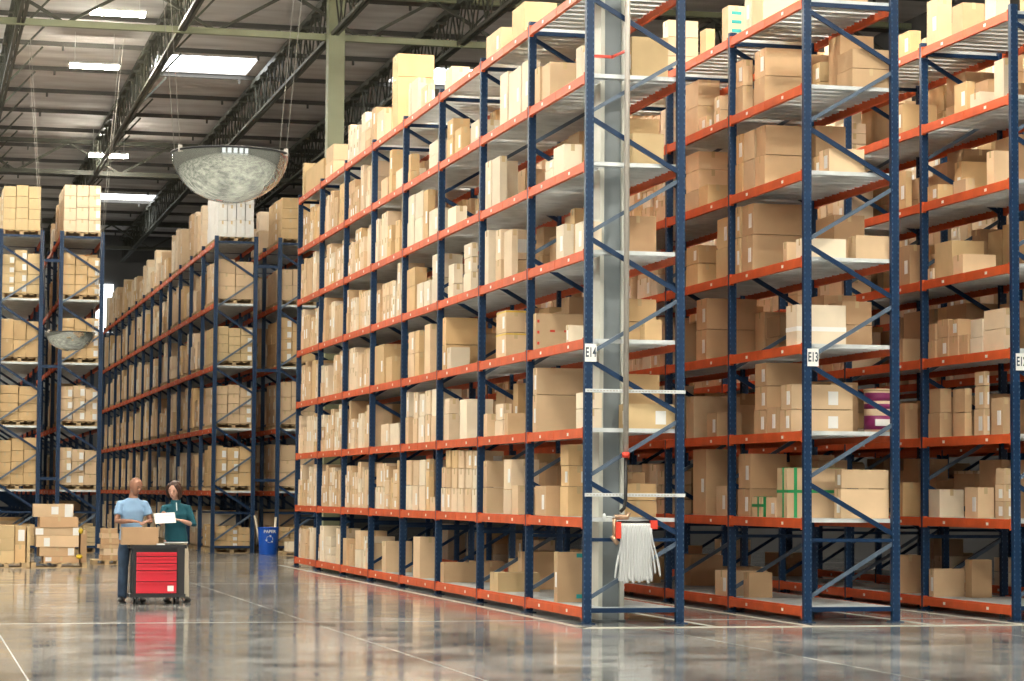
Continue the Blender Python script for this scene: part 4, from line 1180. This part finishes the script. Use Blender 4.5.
    if female:
        H_ = MB()
        H_.ball(hd + R @ Vector((0, .022, .034)), (.098, .102, .100), 22, 14, rot=R)
        for s in (-1, 1):
            H_.tube([hd + R @ Vector((s * .045, -.045, .105)), hd + R @ Vector((s * .082, -.040, .05)), hd + R @ Vector((s * .094, -.012, -.02)), hd + R @ Vector((s * .088, .0, -.09)), hd + R @ Vector((s * .070, .01, -.135))],
                    [(.030, .035), (.026, .045), (.026, .055), (.026, .055), (.012, .03)], 12, ref=tuple(R @ Vector((0, 1, 0))))
        H_.tube([hd + R @ Vector((0, .08, .02)), hd + R @ Vector((0, .085, -.06)), hd + R @ Vector((0, .07, -.13))], [(.085, .04), (.088, .04), (.07, .02)], 16, ref=(0, 1, 0))
        remesh(H_, 'hair', M['hair'], .009, body, 3)
    return body


from mathutils import Euler
YM = 36.47
xm = x_at(131.5, YM, .9); sM = 1.05
man = dict(head=(.045, -.05, 1.64), hrot=Euler((.42, 0, .55)).to_matrix(), neck=(.015, .0, 1.505), chest=(.005, .01, 1.30), waist=(0, .03, 1.08), hip=(-.01, .03, .93), sw=.185,
           arms={-1: ((-.175, .0, 1.385), (-.215, -.06, 1.14), (-.02, -.34, 1.150), (.9, -.30, -.12), (0, .1, -1), 1, .35),
                 1: ((.185, .0, 1.385), (.265, -.04, 1.14), (.20, -.36, 1.150), (-.6, -.6, -.12), (0, .1, -1), -1, .35)},
           legs={-1: ((-.10, .03, .90), (-.11, .0, .50), (-.115, .04, .09)), 1: ((.09, .03, .90), (.12, .03, .50), (.14, .10, .09))}, cuff=.6)
person((xm, YM, 0), sM, 0, man, (M['skin_man'], M['tee'], M['jeans']), 'bald person in light blue T-shirt and jeans resting both hands on a carton', False)
YW = 36.5
xw = x_at(175.5, YW, .9); sW = 1.025
wom = dict(head=(-.035, -.05, 1.63), hrot=Euler((.38, .10, -.45)).to_matrix(), neck=(-.005, .0, 1.475), chest=(0, .01, 1.28), waist=(0, .03, 1.08), hip=(.01, .03, .93), sw=.19,
           arms={-1: ((-.165, .0, 1.36), (-.235, -.07, 1.13), (-.20, -.26, 1.17), (-.1, -.25, .9), (.2, -1, .2), -1, .25),
                 1: ((.172, .0, 1.36), (.255, -.05, 1.12), (.06, -.25, 1.185), (-.9, -.3, .18), (0, -.25, 1), -1, .5)},
           legs={-1: ((-.09, .03, .90), (-.10, .0, .50), (-.10, .03, .09)), 1: ((.10, .03, .90), (.125, .0, .50), (.15, .03, .09))}, cuff=.30)
person((xw, YW, 0), sW, 0, wom, (M['skin_woman'], M['sweater'], M['khaki']), 'person with brown bob hair in a teal sweater holding a white sheet', True)
pc = (x_at(163.5, YM - .26, 1.25), YM - .46, z_at(518, xw, YM - .26))
pp = MB().box(-.155, -.004, -.085, .155, .004, .085)
pp.box(-.12, -.0055, .03, .10, -.004, .045, 1).box(-.12, -.0055, -.01, .12, -.004, .0, 1).box(-.12, -.0055, -.05, .05, -.004, -.04, 1)
po = pp.build('paper_sheet', [M['white'], M['zinc']]); po.location = pc; po.rotation_euler = (-.5, -.06, .1)
tag(po, 'white printed sheet held up by the person in teal', 'paper')
